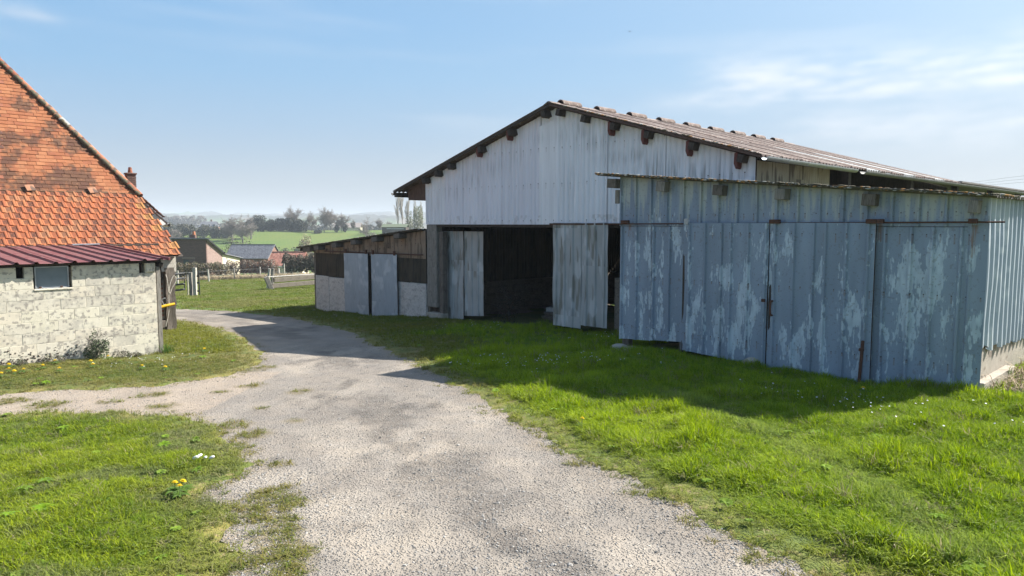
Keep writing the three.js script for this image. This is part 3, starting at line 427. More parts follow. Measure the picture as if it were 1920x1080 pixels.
// ------------------------------------------------------------------ big barn with white corrugated gable
const gableMap = tex(2048, 640, (u, v) => {
  const lx = -19.6 + u * 12, y = 2.4 + v * 3.75;
  let c = mixc([0.74, 0.735, 0.76], [0.83, 0.825, 0.84], fbm(lx * 0.8, y * 0.6, 4)); const st = fbm(lx * 26, y * 1.1, 4), fine = hash(u * 2048, v * 640);
  c = c.map(k => k * (0.93 + 0.14 * vn(lx * 13, y * 0.6)) * (0.97 + 0.06 * fine));
  let k = sm(0.6, 0.75, st) * 0.1;
  for (const [a, b, rx, ry, s] of [[-18.0, 3.6, 0.6, 0.35, 0.6], [-17.2, 3.95, 0.5, 0.25, 0.7], [-16.2, 4.25, 1.0, 0.3, 0.5], [-15.2, 4.6, 0.5, 0.5, 0.5], [-14.4, 5.0, 0.5, 0.2, 0.5], [-12.9, 5.0, 0.8, 0.25, 0.75], [-12.1, 4.75, 0.8, 0.3, 0.65], [-11.2, 4.3, 0.9, 0.2, 0.8], [-10.3, 3.85, 0.5, 0.45, 1.1], [-9.7, 3.85, 0.35, 0.4, 1.0], [-9.0, 3.8, 0.5, 0.3, 1.0], [-8.4, 3.6, 0.4, 0.3, 0.8], [-19.0, 3.3, 0.3, 0.5, 0.5], [-13.0, 3.6, 0.5, 0.9, 0.3]]) k = Math.max(k, s * Math.exp(-(((lx - a) / rx) ** 2) - ((y - b) / ry) ** 2) * sm(0.4, 0.68, st) * 0.6);
  c = mixc(c, [0.13, 0.125, 0.115], clamp(k, 0, 0.8));
  for (const ry of [2.7, 3.72, 4.7]) { const fx = md(lx, 0.3) - 0.15, fy = y - ry - 0.015 * Math.sin(lx * 3); if (fx * fx + fy * fy < 0.00016) c = [0.12, 0.1, 0.09]; else if (Math.abs(fx) < 0.014 && fy < 0 && fy > -0.2 * hash(lx * 3.3, ry * 7)) c = mixc(c, [0.3, 0.24, 0.2], 0.3); }
  if (y < 2.85) c = mixc(c, [0.34, 0.30, 0.25], sm(0.6, 0.75, fbm(lx * 5, y * 5, 3)) * 0.3);
  return c;
}, { rep: false });
const gableUV = (x, y) => [(x + 19.6) / 12, (y - 2.4) / 3.75];
M.gable = mat({ map: gableMap, roughness: 0.75 }); M.gableLilac = mat({ map: gableMap, color: [0.96, 0.94, 0.97], roughness: 0.75 }); M.gableStrip = mat({ map: gableMap, color: [1, 1, 0.99], roughness: 0.6 });
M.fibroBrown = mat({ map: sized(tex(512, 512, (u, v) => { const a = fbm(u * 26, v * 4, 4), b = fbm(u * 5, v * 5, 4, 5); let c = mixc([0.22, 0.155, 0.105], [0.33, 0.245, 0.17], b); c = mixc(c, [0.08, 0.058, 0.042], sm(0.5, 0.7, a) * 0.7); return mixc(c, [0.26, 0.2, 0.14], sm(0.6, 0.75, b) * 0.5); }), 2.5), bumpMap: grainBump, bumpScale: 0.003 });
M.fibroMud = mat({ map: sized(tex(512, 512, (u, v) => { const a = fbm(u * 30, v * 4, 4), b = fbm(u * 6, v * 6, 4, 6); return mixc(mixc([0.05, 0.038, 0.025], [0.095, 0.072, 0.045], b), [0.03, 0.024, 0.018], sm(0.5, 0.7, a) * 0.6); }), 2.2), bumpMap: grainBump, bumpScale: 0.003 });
M.fibroStraw = mat({ map: sized(tex(512, 512, (u, v) => { const a = fbm(u * 30, v * 3, 4), b = fbm(u * 5, v * 6, 4); return mixc(mixc([0.30, 0.25, 0.16], [0.46, 0.41, 0.3], b), [0.1, 0.075, 0.05], sm(0.52, 0.68, a * 0.7 + b * 0.35) * 0.8); }), 2.5), bumpMap: grainBump, bumpScale: 0.003 });
M.doorGrey = mat({ map: sized(tex(512, 512, (u, v) => { const a = fbm(u * 22, v * 3, 4), b = fbm(u * 5, v * 4, 4, 0); let c = mixc([0.30, 0.315, 0.31], [0.48, 0.49, 0.485], b); c = mixc(c, [0.17, 0.165, 0.13], sm(0.52, 0.72, a) * 0.75); return mixc(c, [0.60, 0.62, 0.62], sm(0.6, 0.7, fbm(u * 9, v * 4 + 3, 3)) * 0.5); }), 2.4), roughness: 0.6, metalness: 0.1, bumpMap: speckBump, bumpScale: 0.004 });
const blockMap = (a, b, dirt) => sized(tex(512, 512, (u, v) => { const f = fbm(u * 7, v * 7, 5, 7), s = fbm(u * 50, v * 50, 2, 50), h = hash(u * 512, v * 512); let c = mixc(a, b, f); c = mixc(c, dirt, sm(0.6, 0.72, s) * 0.45 + sm(0.56, 0.7, fbm(u * 12 + 5, v * 16, 4)) * 0.4); return c.map(k => k * (0.93 + 0.14 * h)); }), 1.7);
M.blockPale = mat({ map: blockMap([0.52, 0.48, 0.44], [0.64, 0.60, 0.56], [0.3, 0.27, 0.25]), bumpMap: grainBump, bumpScale: 0.008 });
M.blockBrown = mat({ map: blockMap([0.16, 0.125, 0.095], [0.25, 0.2, 0.16], [0.08, 0.06, 0.05]), bumpMap: grainBump, bumpScale: 0.008 });
// running-bond wall of separate blocks in the xy plane; gaps are openings [x0, x1, y0, y1]
function blockWall(parent, x0, x1, y0, y1, z, bl, bh, th, mats, seed, holes = [], turn = 0, jt = 0.011, bev = 0.006) {
  const R = rng(seed), rows = Math.round((y1 - y0) / bh), hh = (y1 - y0) / rows;
  for (let r = 0; r < rows; r++) {
    const ya = y0 + r * hh, yb = ya + hh; let spans = [[x0, x1]];
    for (const [a, b, c, d] of holes) if (yb > c + 0.06 && ya < d - 0.06) spans = spans.flatMap(([s, e]) => b <= s || a >= e ? [[s, e]] : [[s, Math.max(s, a)], [Math.min(e, b), e]].filter(q => q[1] - q[0] > 0.03));
    for (const [s, e] of spans) { let x = Math.floor((s - x0) / bl - 1) * bl + x0 + (r % 2) * bl * 0.5 + (r % 3 === 1 ? 0.07 : 0);
      for (; x < e; x += bl) { const a = Math.max(s, x), b = Math.min(e, x + bl); if (b - a < 0.035) continue; const w = b - a, bg = cbox(w - jt, hh - jt, th, bev, (a + b) / 2, (ya + yb) / 2), m = mesh('block', bg, mats[(R() * mats.length) | 0], parent), B = rootBase(parent); const dz = (R() - 0.5) * 0.006;
        if (turn === 0) m.position.set((a + b) / 2 - B[0], (ya + yb) / 2 - B[1], z + dz - B[2]); else { m.position.set(z + dz - B[0], (ya + yb) / 2 - B[1], (a + b) / 2 - B[2]); m.rotation.y = Math.PI / 2; } } }
  }
}
{
  const Z = -14.89, PK = -13.62, PY = 5.87, SL = 0.2915, roofY = x => PY - SL * Math.abs(x - PK), barn = farmThing('hay_barn', 'large barn with white corrugated gable and open front doorway', 'barn', -13.6, -0.4, Z);
  const R = rng(41), top = x => roofY(x) - 0.10;
  // gable sheets; the plain strip and the overlaps sit slightly proud of one another
  const cuts = [-19.53, -18.5, -17.6, -16.7, -15.8, -14.95, -14.22, -13.62, -12.72, -11.82, -10.95, -10.05, -9.5, -8.6, -7.74];
  for (let i = 0; i < cuts.length - 1; i++) {
    const plain = i === 6, z = Z + [0, 0.012, 0, 0.014, 0.004, 0.016, 0.03, 0.006, 0.018, 0, 0.015, 0.004, 0.018, 0.008][i];
    part('gable_sheet', sheet(cuts[i], cuts[i + 1] + 0.05, i === 13 || i === 12 ? 2.9 : 2.585, plain ? x => top(x) - 0.28 : top, z, plain ? ribs(0.9, 0.01, 0.03, 0.012, 0.1) : i < 7 ? scallop(0.15, 0.014) : scallop(0.17, 0.024), { rows: 3, dent: 0.01, seed: 60 + i, uv: gableUV }), i === 6 ? M.gableStrip : i === 0 ? M.gable : i < 6 ? M.gableLilac : M.gable, barn);
  }
  part('gable_sheet', sheet(-14.3, -13.5, x => top(x) - 0.42, x => top(x), Z - 0.01, sine(0.15, 0.016), { uv: gableUV }), M.gable, barn);
  part('patch_sheet', sheet(-9.55, -7.74, x => 2.9, x => 3.42 + 0.12 * (x + 9.55), Z + 0.04, sine(0.15, 0.006), { rows: 2, dent: 0.008, uv: gableUV }), M.gable, barn);
  // purlin ends with red-brown cleats
  [[-19.3, 0], [-18.62, 0], [-17.95, 0], [-16.5, 1], [-15.17, 1], [-13.86, 0], [-13.3, 0], [-12.42, 0], [-11.45, 1], [-10.42, 1], [-9.16, 1], [-7.93, 1]].forEach(([x, c], i) => {
    const y = roofY(x) - 0.185, tilt = x < PK ? Math.atan(SL) : -Math.atan(SL); piece('purlin_end', cbox(0.145, 0.175, 0.66, 0.008, i * 0.3, i), M.woodDark, barn, x, y, Z - 0.05, 0, (R() - 0.5) * 0.08, tilt + (R() - 0.5) * 0.08);
    if (c) part('cleat', polyPrism([[x - 0.16, y + 0.12], [x - 0.085, y + 0.14], [x - 0.085, y - 0.17], [x - 0.12, y - 0.22], [x - 0.17, y - 0.1]], Z + 0.02, Z + 0.24), M.redCleat, barn);
  });
  part('eave_bracket', polyPrism([[-20.55, 3.68], [-20.5, 3.42], [-19.55, 3.38], [-19.55, 4.06], [-20.3, 3.86]], Z - 0.42, Z - 0.02), M.woodBrown, barn);
  part('eave_purlin', beam([-20.9, roofY(-20.9) - 0.14, Z + 0.25], [-20.9, roofY(-20.9) - 0.14, -29.3], 0.14, 0.16), M.woodDark, barn);
  // roof sheets, some of them newer and paler
  const zf = Z + 0.3, N = 15, W = (29.4 + zf) / N; const light = mat({ color: [0.42, 0.42, 0.41], roughness: 0.7, bumpMap: grainBump, bumpScale: 0.003 });
  for (let i = 0; i < N; i++) {
    const z0 = zf - i * W, z1 = z0 - W - 0.06, dy = (i % 2) * 0.008;
    part('roof_sheet', roofSheet(PK - 0.02, PY - 0.005 + dy, -20.98, roofY(-20.98) + dy, z0, z1), M.fibro, barn);
    const midx = -10.4;
    part('roof_sheet', roofSheet(PK + 0.02, PY + 0.012 + dy, midx + 0.15, roofY(midx + 0.15) + 0.012 + dy, z0, z1), M.fibro, barn);
    part('roof_sheet', roofSheet(midx, roofY(midx) + dy, -7.42, roofY(-7.42) + dy, z0, z1), [6, 9, 12].includes(i) ? light : M.fibro, barn);
  }
  part('verge_board', beam([PK, PY - 0.04, zf - 0.03], [-20.98, roofY(-20.98) - 0.04, zf - 0.03], 0.03, 0.07), M.woodDark, barn);
  part('verge_board', beam([PK, PY - 0.035, zf - 0.03], [-7.42, roofY(-7.42) - 0.035, zf - 0.03], 0.03, 0.06), M.woodBrown, barn);
  const ed = []; for (let i = 0; i < 130; i++) { const x = lerp(PK, -7.45, R()); ed.push([x, roofY(x) + 0.03, zf - 0.05 * R()]); } crust(barn, ed, [M.moss, M.lichenPale, M.lichen], 78, 0.012, 0.04);
  // ridge: low strip and raised vent caps
  part('ridge_strip', polyPrism([[PK - 0.2, PY - 0.03], [PK - 0.03, PY + 0.055], [PK + 0.03, PY + 0.055], [PK + 0.2, PY - 0.03], [PK, PY + 0.01]], -29.4, zf), M.fibro, barn);
  const cap = (() => { const s = new THREE.Shape(); s.absarc(0, 0, 0.135, 0, Math.PI, false); s.lineTo(-0.105, 0); s.absarc(0, 0, 0.105, Math.PI, 0, true); return planarUV(new THREE.ExtrudeGeometry(s, { depth: 0.78, bevelEnabled: false, curveSegments: 8 })); })();
  for (let i = 0; i < 9; i++) piece('ridge_cap', cap, M.fibro, barn, PK, PY + 0.02, -15.45 - 1.57 * i - 0.4);
  // gutters
  const gut = (len, r) => { const s = new THREE.Shape(); s.absarc(0, 0, r, Math.PI, 2 * Math.PI, false); s.lineTo(r - 0.012, 0); s.absarc(0, 0, r - 0.012, 2 * Math.PI, Math.PI, true); return planarUV(new THREE.ExtrudeGeometry(s, { depth: len, bevelEnabled: false, curveSegments: 8 })); };
  for (let i = 0; i < 5; i++) piece('gutter', gut(0.985, 0.085), M.zinc, barn, -7.36, roofY(-7.42) - 0.035 - i * 0.004, zf - 1 - i * 1.0);
  piece('gutter', gut(24, 0.09), M.zincDull, barn, -7.32, roofY(-7.42) - 0.07, -44);
  piece('gutter', gut(14.8, 0.08), M.black, barn, -21.02, roofY(-20.98) - 0.05, -29.4);
  // low-pitched open extension behind
  part('extension_roof', polyPrism([[-7.4, 4.06], [-7.4, 4.12], [-13.6, 4.3], [-13.6, 4.2]], -46, -29.45), M.fibroDark, barn);
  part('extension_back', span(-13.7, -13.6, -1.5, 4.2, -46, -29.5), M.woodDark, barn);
  for (let i = 0; i < 6; i++) part('open_side_post', span(-7.85, -7.65, -1.6, 4.0, -20.1 - i * 5, -19.9 - i * 5, 0.01), M.woodDark, barn);
  // side walls
  const side = (x, z0, z1, y0, y1, m, prof, name, n) => { const w = (z0 - z1) / n; for (let i = 0; i < n; i++) { const g = sheet(0, w + 0.04, y0, y1, 0, prof, { rows: 2, dent: 0.01, seed: i + 70 }); g.rotateY(Math.PI / 2); g.translate(x + (i % 2) * 0.008, 0, z0 - i * w); part(name, g, m, barn); } };
  side(-7.76, Z - 0.16, -18.9, 1.0, 4.0, M.fibroStraw, sine(0.13, 0.017), 'side_sheet', 4);
  part('corner_post', span(-7.98, -7.76, -0.6, 4.05, Z - 0.2, Z - 0.04, 0.01), M.woodDark, barn);
  part('side_base', span(-7.95, -7.79, -1, 1.05, -18.9, Z - 0.2, 0.01), M.blockBrown, barn);
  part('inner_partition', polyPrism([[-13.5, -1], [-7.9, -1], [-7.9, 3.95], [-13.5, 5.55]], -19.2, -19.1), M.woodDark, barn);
  part('added_ridge_screen', span(-13.7, -13.6, -1.2, 5.6, -29.4, -19.1, 0.01), M.woodDark, barn);  // wall added under the ridge to keep the open side dark
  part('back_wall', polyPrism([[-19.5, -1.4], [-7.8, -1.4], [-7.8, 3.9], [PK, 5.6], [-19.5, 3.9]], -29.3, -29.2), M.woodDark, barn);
  // inside of the left wall: blocks below, corrugated sheets above
  blockWall(barn, -20.5, Z - 0.25, -0.95, 0.5, -19.42, 0.5, 0.21, 0.16, [M.blockBrown], 51, [], 1);
  part('left_wall_backing', span(-19.56, -19.46, -1.5, 0.5, -29.2, Z - 0.1, 0.01), M.blockBrown, barn);
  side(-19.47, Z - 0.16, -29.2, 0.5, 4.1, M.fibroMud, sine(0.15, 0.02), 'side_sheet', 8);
  part('lintel', span(-19.4, -9.9, 2.5, 2.72, Z - 0.22, Z - 0.04, 0.01), M.woodDark, barn);
  part('wall_plate', span(-19.4, -7.9, 3.7, 3.9, Z - 0.3, Z - 0.12, 0.01), M.woodDark, barn);
  // doorway post on its concrete foot
  part('doorway_post', span(-19.52, -18.98, -0.2, 2.58, Z - 0.28, Z - 0.02, 0.02), M.woodGrey, barn);
  part('jamb_board', span(-18.95, -18.74, -0.45, 2.35, Z - 0.3, Z - 0.1, 0.012), M.woodOld, barn);
  part('post_foot', span(-19.56, -18.72, -0.95, -0.38, Z - 0.32, Z - 0.0, 0.03), M.concrete, barn);
  // door leaf standing inside on the left, its foot bent
  const leaf = (a, b, bot, sd) => { const g = sheet(a, b, bot, 2.36, -15.3, ribs(0.3, 0.016, 0.04, 0.03, 0.1), { rows: 6, dent: 0.025, seed: sd }); return g; };
  const dl = new THREE.Group(); dl.name = 'left_door_leaf'; barn.add(dl);
  part('door_sheet', leaf(-19.3, -18.05, x => -0.7 + 0.14 * (x + 19.3), 90), M.doorGrey, dl); part('door_sheet', leaf(-18.08, -17.1, x => -0.42 + 0.08 * (x + 18), 91).translate(0, 0, -0.04), M.doorGrey, dl);
  // door leaf closed on the right, and the dark slit beside it
  const dr = new THREE.Group(); dr.name = 'right_door_leaf'; barn.add(dr);
  part('door_sheet', sheet(-13.6, -12.55, x => -0.22, 2.63, Z + 0.1, ribs(0.3, 0.02, 0.05, 0.035, 0.12), { rows: 8, dent: 0.045, seed: 94 }), M.doorGrey, dr); part('door_sheet', sheet(-12.58, -11.66, x => -0.12, x => 2.63 + 0.02 * (x + 12), Z + 0.12, ribs(0.3, 0.02, 0.05, 0.035, 0.2), { rows: 8, dent: 0.04, seed: 97 }), M.doorGrey, dr);
  part('door_rail', beam([-13.7, 2.6, Z + 0.14], [-9.9, 2.6, Z + 0.14], 0.03, 0.04), M.rust, barn);
  part('low_wall', span(-11.6, -7.9, -0.8, 1.2, Z - 0.3, Z - 0.1, 0.01), M.blockBrown, barn);
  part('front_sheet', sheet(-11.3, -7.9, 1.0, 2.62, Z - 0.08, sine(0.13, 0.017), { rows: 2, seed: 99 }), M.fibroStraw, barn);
}
// ------------------------------------------------------------------ lean-to on the barn's left
{
  const Z = -14.89, roofY = x => 2.44 + 0.0965 * (x + 19.47), lt = farmThing('lean_to', 'low brown lean-to with two galvanised sliding doors left of the barn', 'lean-to', -23.3, -0.85, Z), R = rng(55);
  const side = M.fibroBrown;
  for (let i = 0; i < 8; i++) { const a = -26.98 + i * 0.93; if (i !== 3 && i !== 4 && i !== 5 && i !== 2) part('cladding_sheet', sheet(a, a + 0.97, 0.48 + 0.015 * i, 1.48, Z + (i % 2) * 0.01, sine(0.075, 0.012), { rows: 2, dent: 0.008, seed: i }), M.fibroMud, lt); part('upper_cladding_sheet', sheet(a, a + 0.97, 1.42, x => roofY(x) - 0.06, Z + 0.02 + (i % 2) * 0.01, sine(0.09, 0.007), { rows: 2, dent: 0.01, seed: i + 20 }), M.fibroBrown, lt); }
  part('cladding_sheet', sheet(-25.14, -24.5, 0.5, 1.48, Z + 0.012, sine(0.075, 0.012), { seed: 3 }), M.fibroMud, lt);
  part('cladding_sheet', sheet(-21.1, -20.44, 0.56, 1.48, Z + 0.012, sine(0.075, 0.012), { seed: 4 }), M.fibroMud, lt);
  // nail heads along the upper sheets
  const nails = []; for (let x = -26.8; x < -19.7; x += 0.27) for (const y of [roofY(x) - 0.32, roofY(x) - 0.46]) if (y > 1.5) nails.push(new THREE.IcosahedronGeometry(0.014, 0).translate(x, y + (R() - 0.5) * 0.02, Z + 0.045)); const nm = part('nail_heads', planarUV(mergeGeometries(nails)), M.black, lt); nm.userData.kind = 'stuff';
  // painted low wall: rendered slabs at the left, blocks at the right
  part('rendered_wall', span(-27.0, -25.95, -1.5, 0.5, Z - 0.16, Z + 0.02, 0.012), M.blockPale, lt); part('rendered_wall', span(-25.94, -24.4, -1.5, 0.47, Z - 0.16, Z + 0.012, 0.012), M.blockPale, lt);
  part('wall_core', span(-24.4, -19.45, -1.5, 0.5, Z - 0.17, Z - 0.09, 0.01), M.blockBrown, lt);
  blockWall(lt, -21.15, -19.55, -0.98, 0.57, Z - 0.07, 0.5, 0.22, 0.16, [M.blockPale], 61, [], 0, 0.008); part('mortar', span(-21.15, -19.55, -1.2, 0.56, Z - 0.085, Z + 0.004, 0.002), M.blockPale, lt);
  // doors
  for (const [a, b, sk, sd] of [[-24.56, -22.86, 0.03, 1], [-22.68, -21.05, -0.02, 2]]) { const door = new THREE.Group(); door.name = 'sliding_door'; lt.add(door); for (let i = 0; i < 2; i++) { const m0 = lerp(a, b, i / 2), m1 = lerp(a, b, (i + 1) / 2) + (i ? 0 : 0.03); part('door_sheet', sheet(m0, m1, x => -1.0 + sk * (x - a) + 0.09 * (x + 23), x => 1.50 + 0.012 * (x + 23), Z + 0.13 + i * 0.008, sine(0.076, 0.011), { rows: 6, dent: 0.02, seed: sd * 7 + i }), M.galv, door); } part('door_frame', beam([a + 0.05, -0.95, Z + 0.09], [a + 0.05, 1.5, Z + 0.09], 0.05, 0.04), M.woodDark, door); part('door_frame', beam([b - 0.05, -0.9, Z + 0.09], [b - 0.05, 1.5, Z + 0.09], 0.05, 0.04), M.woodDark, door); for (const x of [a + 0.15, b - 0.12]) part('hanger', boxAt(0.1, 0.16, 0.05, x, 1.57, Z + 0.15), M.rust, door); }
  part('door_rail', tube([[-26.05, 1.51, Z + 0.12], [-23, 1.53, Z + 0.11], [-19.55, 1.56, Z + 0.11]], 0.022), M.rust, lt);
  part('rail_stop', boxAt(0.05, 0.12, 0.06, -25.9, 1.56, Z + 0.12), M.rust, lt);
  for (let i = 0; i < 5; i++) { const x = -26.35 + i * 1.4; piece('purlin_end', cbox(0.34, 0.17, 0.6, 0.01, i, i), M.woodOld, lt, x, roofY(x) - 0.135, Z + 0.05, 0, (R() - 0.5) * 0.1, 0.097); }
  piece('purlin_end', cbox(0.6, 0.17, 0.5, 0.01), M.woodOld, lt, -27.3, roofY(-27.3) - 0.13, Z + 0.0, 0, 0, 0.097);
  part('corner_post', span(-27.14, -26.98, -1.6, roofY(-27) - 0.06, Z - 0.12, Z + 0.0, 0.01), M.woodOld, lt);
  const zf = Z + 0.32; for (let i = 0; i < 15; i++) { const z0 = zf - i * 0.98; part('roof_sheet', roofSheet(-28.05, roofY(-28.05) + (i % 2) * 0.008, -19.6, roofY(-19.6) + (i % 2) * 0.008, z0, z0 - 1.03), M.fibroDark, lt); }
  const ed = []; for (let i = 0; i < 160; i++) { const x = lerp(-28, -19.6, R()); ed.push([x, roofY(x) + 0.012 + R() * 0.015, zf - 0.03 * R()]); } crust(lt, ed, [M.moss, M.lichenPale], 79, 0.012, 0.035);
  part('left_wall', span(-27.1, -27.0, -1.8, roofY(-27) - 0.08, -29, Z - 0.13, 0.01), M.fibroMud, lt);
  part('back_wall', span(-27.1, -19.6, -1.8, 1.5, -29.1, -29.0, 0.01), M.fibroMud, lt);
  part('eave_dark_bar', beam([-27.9, roofY(-27.9) - 0.1, Z + 0.2], [-27.9, roofY(-27.9) - 0.1, -29], 0.1, 0.12), M.woodDark, lt);
}

// ------------------------------------------------------------------ tiled barn and block annex (left)
const basis = (ox, oy, oz, X, Y, Zv) => new THREE.Matrix4().makeBasis(new THREE.Vector3(...X), new THREE.Vector3(...Y), new THREE.Vector3(...Zv)).setPosition(ox, oy, oz);
{
  const p1 = 33 * Math.PI / 180, p2 = 50 * Math.PI / 180, EX = -23.17, EY = 1.64, JX = -26.21, JY = 3.62;
  const house = farmThing('tiled_barn', 'old farm building with steep orange tiled roof at the left edge', 'barn', -26, -0.8, -4), R = rng(81);
  // clay: each tint is a batch of tiles; blotches are soot and lichen
  const clay = (seed, dark) => sized(tex(256, 256, (u, v) => { const a = fbm(u * 6 + seed, v * 6, 4), b = fbm(u * 3 + seed * 2, v * 3 + seed, 4), h = hash(u * 256 + seed * 99, v * 256); let c = [0.9 + 0.35 * (a - 0.5), 0.9 + 0.4 * (a - 0.5), 0.9 + 0.5 * (a - 0.5)]; c = mixc(c, [0.22, 0.3, 0.42], sm(0.62 - dark, 0.75 - dark * 0.7, b) * 0.85); return c.map(q => clamp(q * (0.9 + 0.2 * h), 0, 1)); }), 0.9);
  const clays = [clay(1, 0), clay(4, 0.06), clay(7, 0.16), clay(9, 0.26)];
  const tint = (c, k) => mat({ color: c, map: clays[k], bumpMap: grainBump, bumpScale: 0.004, roughness: 0.85 });
  const sootMap = tex(1024, 1024, (u, v) => { const z = u * 6, s = v * 7, n = fbm(z * 1.6 + 2, s * 1.3, 5), f = fbm(z * 9, s * 7, 4), h = hash(u * 1024, v * 1024); const low = 1 - sm(0.4, 3.4, s); let c = [0.86 + 0.3 * (f - 0.5), 0.86 + 0.34 * (f - 0.5), 0.86 + 0.4 * (f - 0.5)]; const k = sm(0.5, 0.66, n * 0.7 + f * 0.32 + 0.1 * low - 0.07 * sm(3, 5, s)); c = mixc(c, [0.2, 0.26, 0.34], k * 0.85); c = mixc(c, [0.75, 0.95, 1], sm(0.7, 0.78, fbm(z * 14 + 9, s * 12, 3)) * 0.5); return c.map(q => clamp(q * (0.9 + 0.2 * h), 0, 1)); }); sootMap.repeat.set(1 / 6, 1 / 7);
  const roofT = [[0.31, 0.108, 0.04], [0.335, 0.12, 0.046], [0.29, 0.096, 0.036], [0.35, 0.135, 0.055], [0.27, 0.086, 0.034]].map(c => mat({ color: c, map: sootMap, bumpMap: grainBump, bumpScale: 0.004, roughness: 0.85 }));
  const cleanT = [tint([0.31, 0.112, 0.056], 0), tint([0.36, 0.145, 0.075], 0), tint([0.27, 0.095, 0.05], 1), tint([0.37, 0.18, 0.1], 1), tint([0.25, 0.085, 0.047], 0)], sootT = [tint([0.29, 0.095, 0.05], 3), tint([0.20, 0.075, 0.05], 3), tint([0.11, 0.055, 0.045], 2), tint([0.34, 0.14, 0.07], 2)], paleT = tint([0.46, 0.30, 0.2], 1);
  const roofG = new THREE.Group(); roofG.name = 'upper_roof'; house.add(roofG); const lowG = new THREE.Group(); lowG.name = 'lower_roof'; house.add(lowG);
  // lower roof: interlocking tiles with a side roll
  const panMaps = [0, 1, 2, 3].map(s => tex(128, 128, (u, v) => { const n = fbm(u * 5 + s * 7, v * 5, 4), h = hash(u * 128 + s, v * 128); let c = [0.98, 0.95, 0.92]; const pan = sm(0.22, 0.36, u) * (1 - sm(0.72, 0.86, u)) * sm(0.1, 0.3, v + (n - 0.5) * 0.5) * (1 - sm(0.72, 0.95, v + (n - 0.5) * 0.4)); c = mixc(c, [0.27, 0.26, 0.28], pan * [0.7, 0.9, 1.0, 0.5][s] * sm(0.25, 0.6, n + 0.12)); return c.map(q => q * (0.88 + 0.2 * h) * (0.85 + 0.3 * n)); }));
  const lowT = []; for (const [c, k] of [[[0.33, 0.105, 0.036], 0], [[0.29, 0.085, 0.03], 1], [[0.34, 0.118, 0.042], 1], [[0.27, 0.086, 0.033], 2], [[0.25, 0.08, 0.032], 2], [[0.33, 0.095, 0.031], 3], [[0.31, 0.125, 0.052], 0]]) lowT.push(mat({ color: c, map: panMaps[k], bumpMap: grainBump, bumpScale: 0.003, roughness: 0.8 }));
  const lichT = mat({ color: [0.36, 0.17, 0.05], map: panMaps[0], roughness: 0.9 });
  const TW = 0.252, TE = 0.33, TL = 0.385;
  const lowTile = (() => {
    const s = new THREE.Shape([[0, -0.014], [0.245, -0.014], [0.248, 0.012], [0.225, 0.012], [0.205, 0.0], [0.085, 0.0], [0.066, 0.018], [0.045, 0.024], [0.018, 0.022], [0, 0.01]].map(q => new THREE.Vector2(...q))); let g = new THREE.ExtrudeGeometry(s, { depth: TL, bevelEnabled: false }); g = g.toNonIndexed();
    const p = g.attributes.position, uv = new Float32Array(p.count * 2); for (let i = 0; i < p.count; i++) { uv[i * 2] = clamp(p.getX(i) / 0.25, 0.01, 0.99); uv[i * 2 + 1] = clamp(p.getZ(i) / TL, 0.01, 0.99); } g.setAttribute('uv', new THREE.BufferAttribute(uv, 2));
    const a = p1 - 0.05; g.applyMatrix4(basis(0, 0, 0, [0, 0, 1], [Math.sin(a), Math.cos(a), 0], [-Math.cos(a), Math.sin(a), 0])); return g; })();
  const extra = [];
  for (let r = 0; r < 11; r++) {
    const s = r * TE, x = EX - s * Math.cos(p1) + 0.024 * Math.sin(p1), y = EY + s * Math.sin(p1) + 0.024 * Math.cos(p1), zr = lerp(-8.29, -7.94, s / 3.62);
    for (let c = 0; c < 46; c++) { const z = zr + (c - 0.5 * (r % 2) + 0.5) * TW; if (z < zr - 0.02) continue; const seen = z < -3.75;
      if (!seen) { if (z < 2.5) extra.push(lowTile.clone().translate(x, y, z)); continue; }
      piece('interlocking_tile', lowTile, c < 1 && R() < 0.4 ? lichT : lowT[(R() * lowT.length) | 0], lowG, x + (R() - 0.5) * 0.008, y + (R() - 0.5) * 0.006, z + (R() - 0.5) * 0.006, 0, (R() - 0.5) * 0.012, (R() - 0.5) * 0.012); }
  }
  let ex = part('tile_field', mergeGeometries(extra), lowT[1], lowG); ex.userData.kind = 'stuff';
  // upper roof: plain flat tiles laid in bond, steeper
  const PW = 0.245, PE = 0.158, hipZ = y => -7.94 + (y - JY) * (3.0 / 4.46), rows = 38;
  const plain = [0, 1, 2].map(i => { const g = cbox(PW - 0.003, 0.016, 0.27, 0.002, i * 0.31, i * 0.17); const a = p2 - 0.085; g.translate(0, 0.008, 0.135); g.applyMatrix4(basis(0, 0, 0, [0, 0, 1], [Math.sin(a), Math.cos(a), 0], [-Math.cos(a), Math.sin(a), 0])); return planarUV(g, i * 0.37, i * 0.21); });
  const extra2 = []; let cnt = 0;
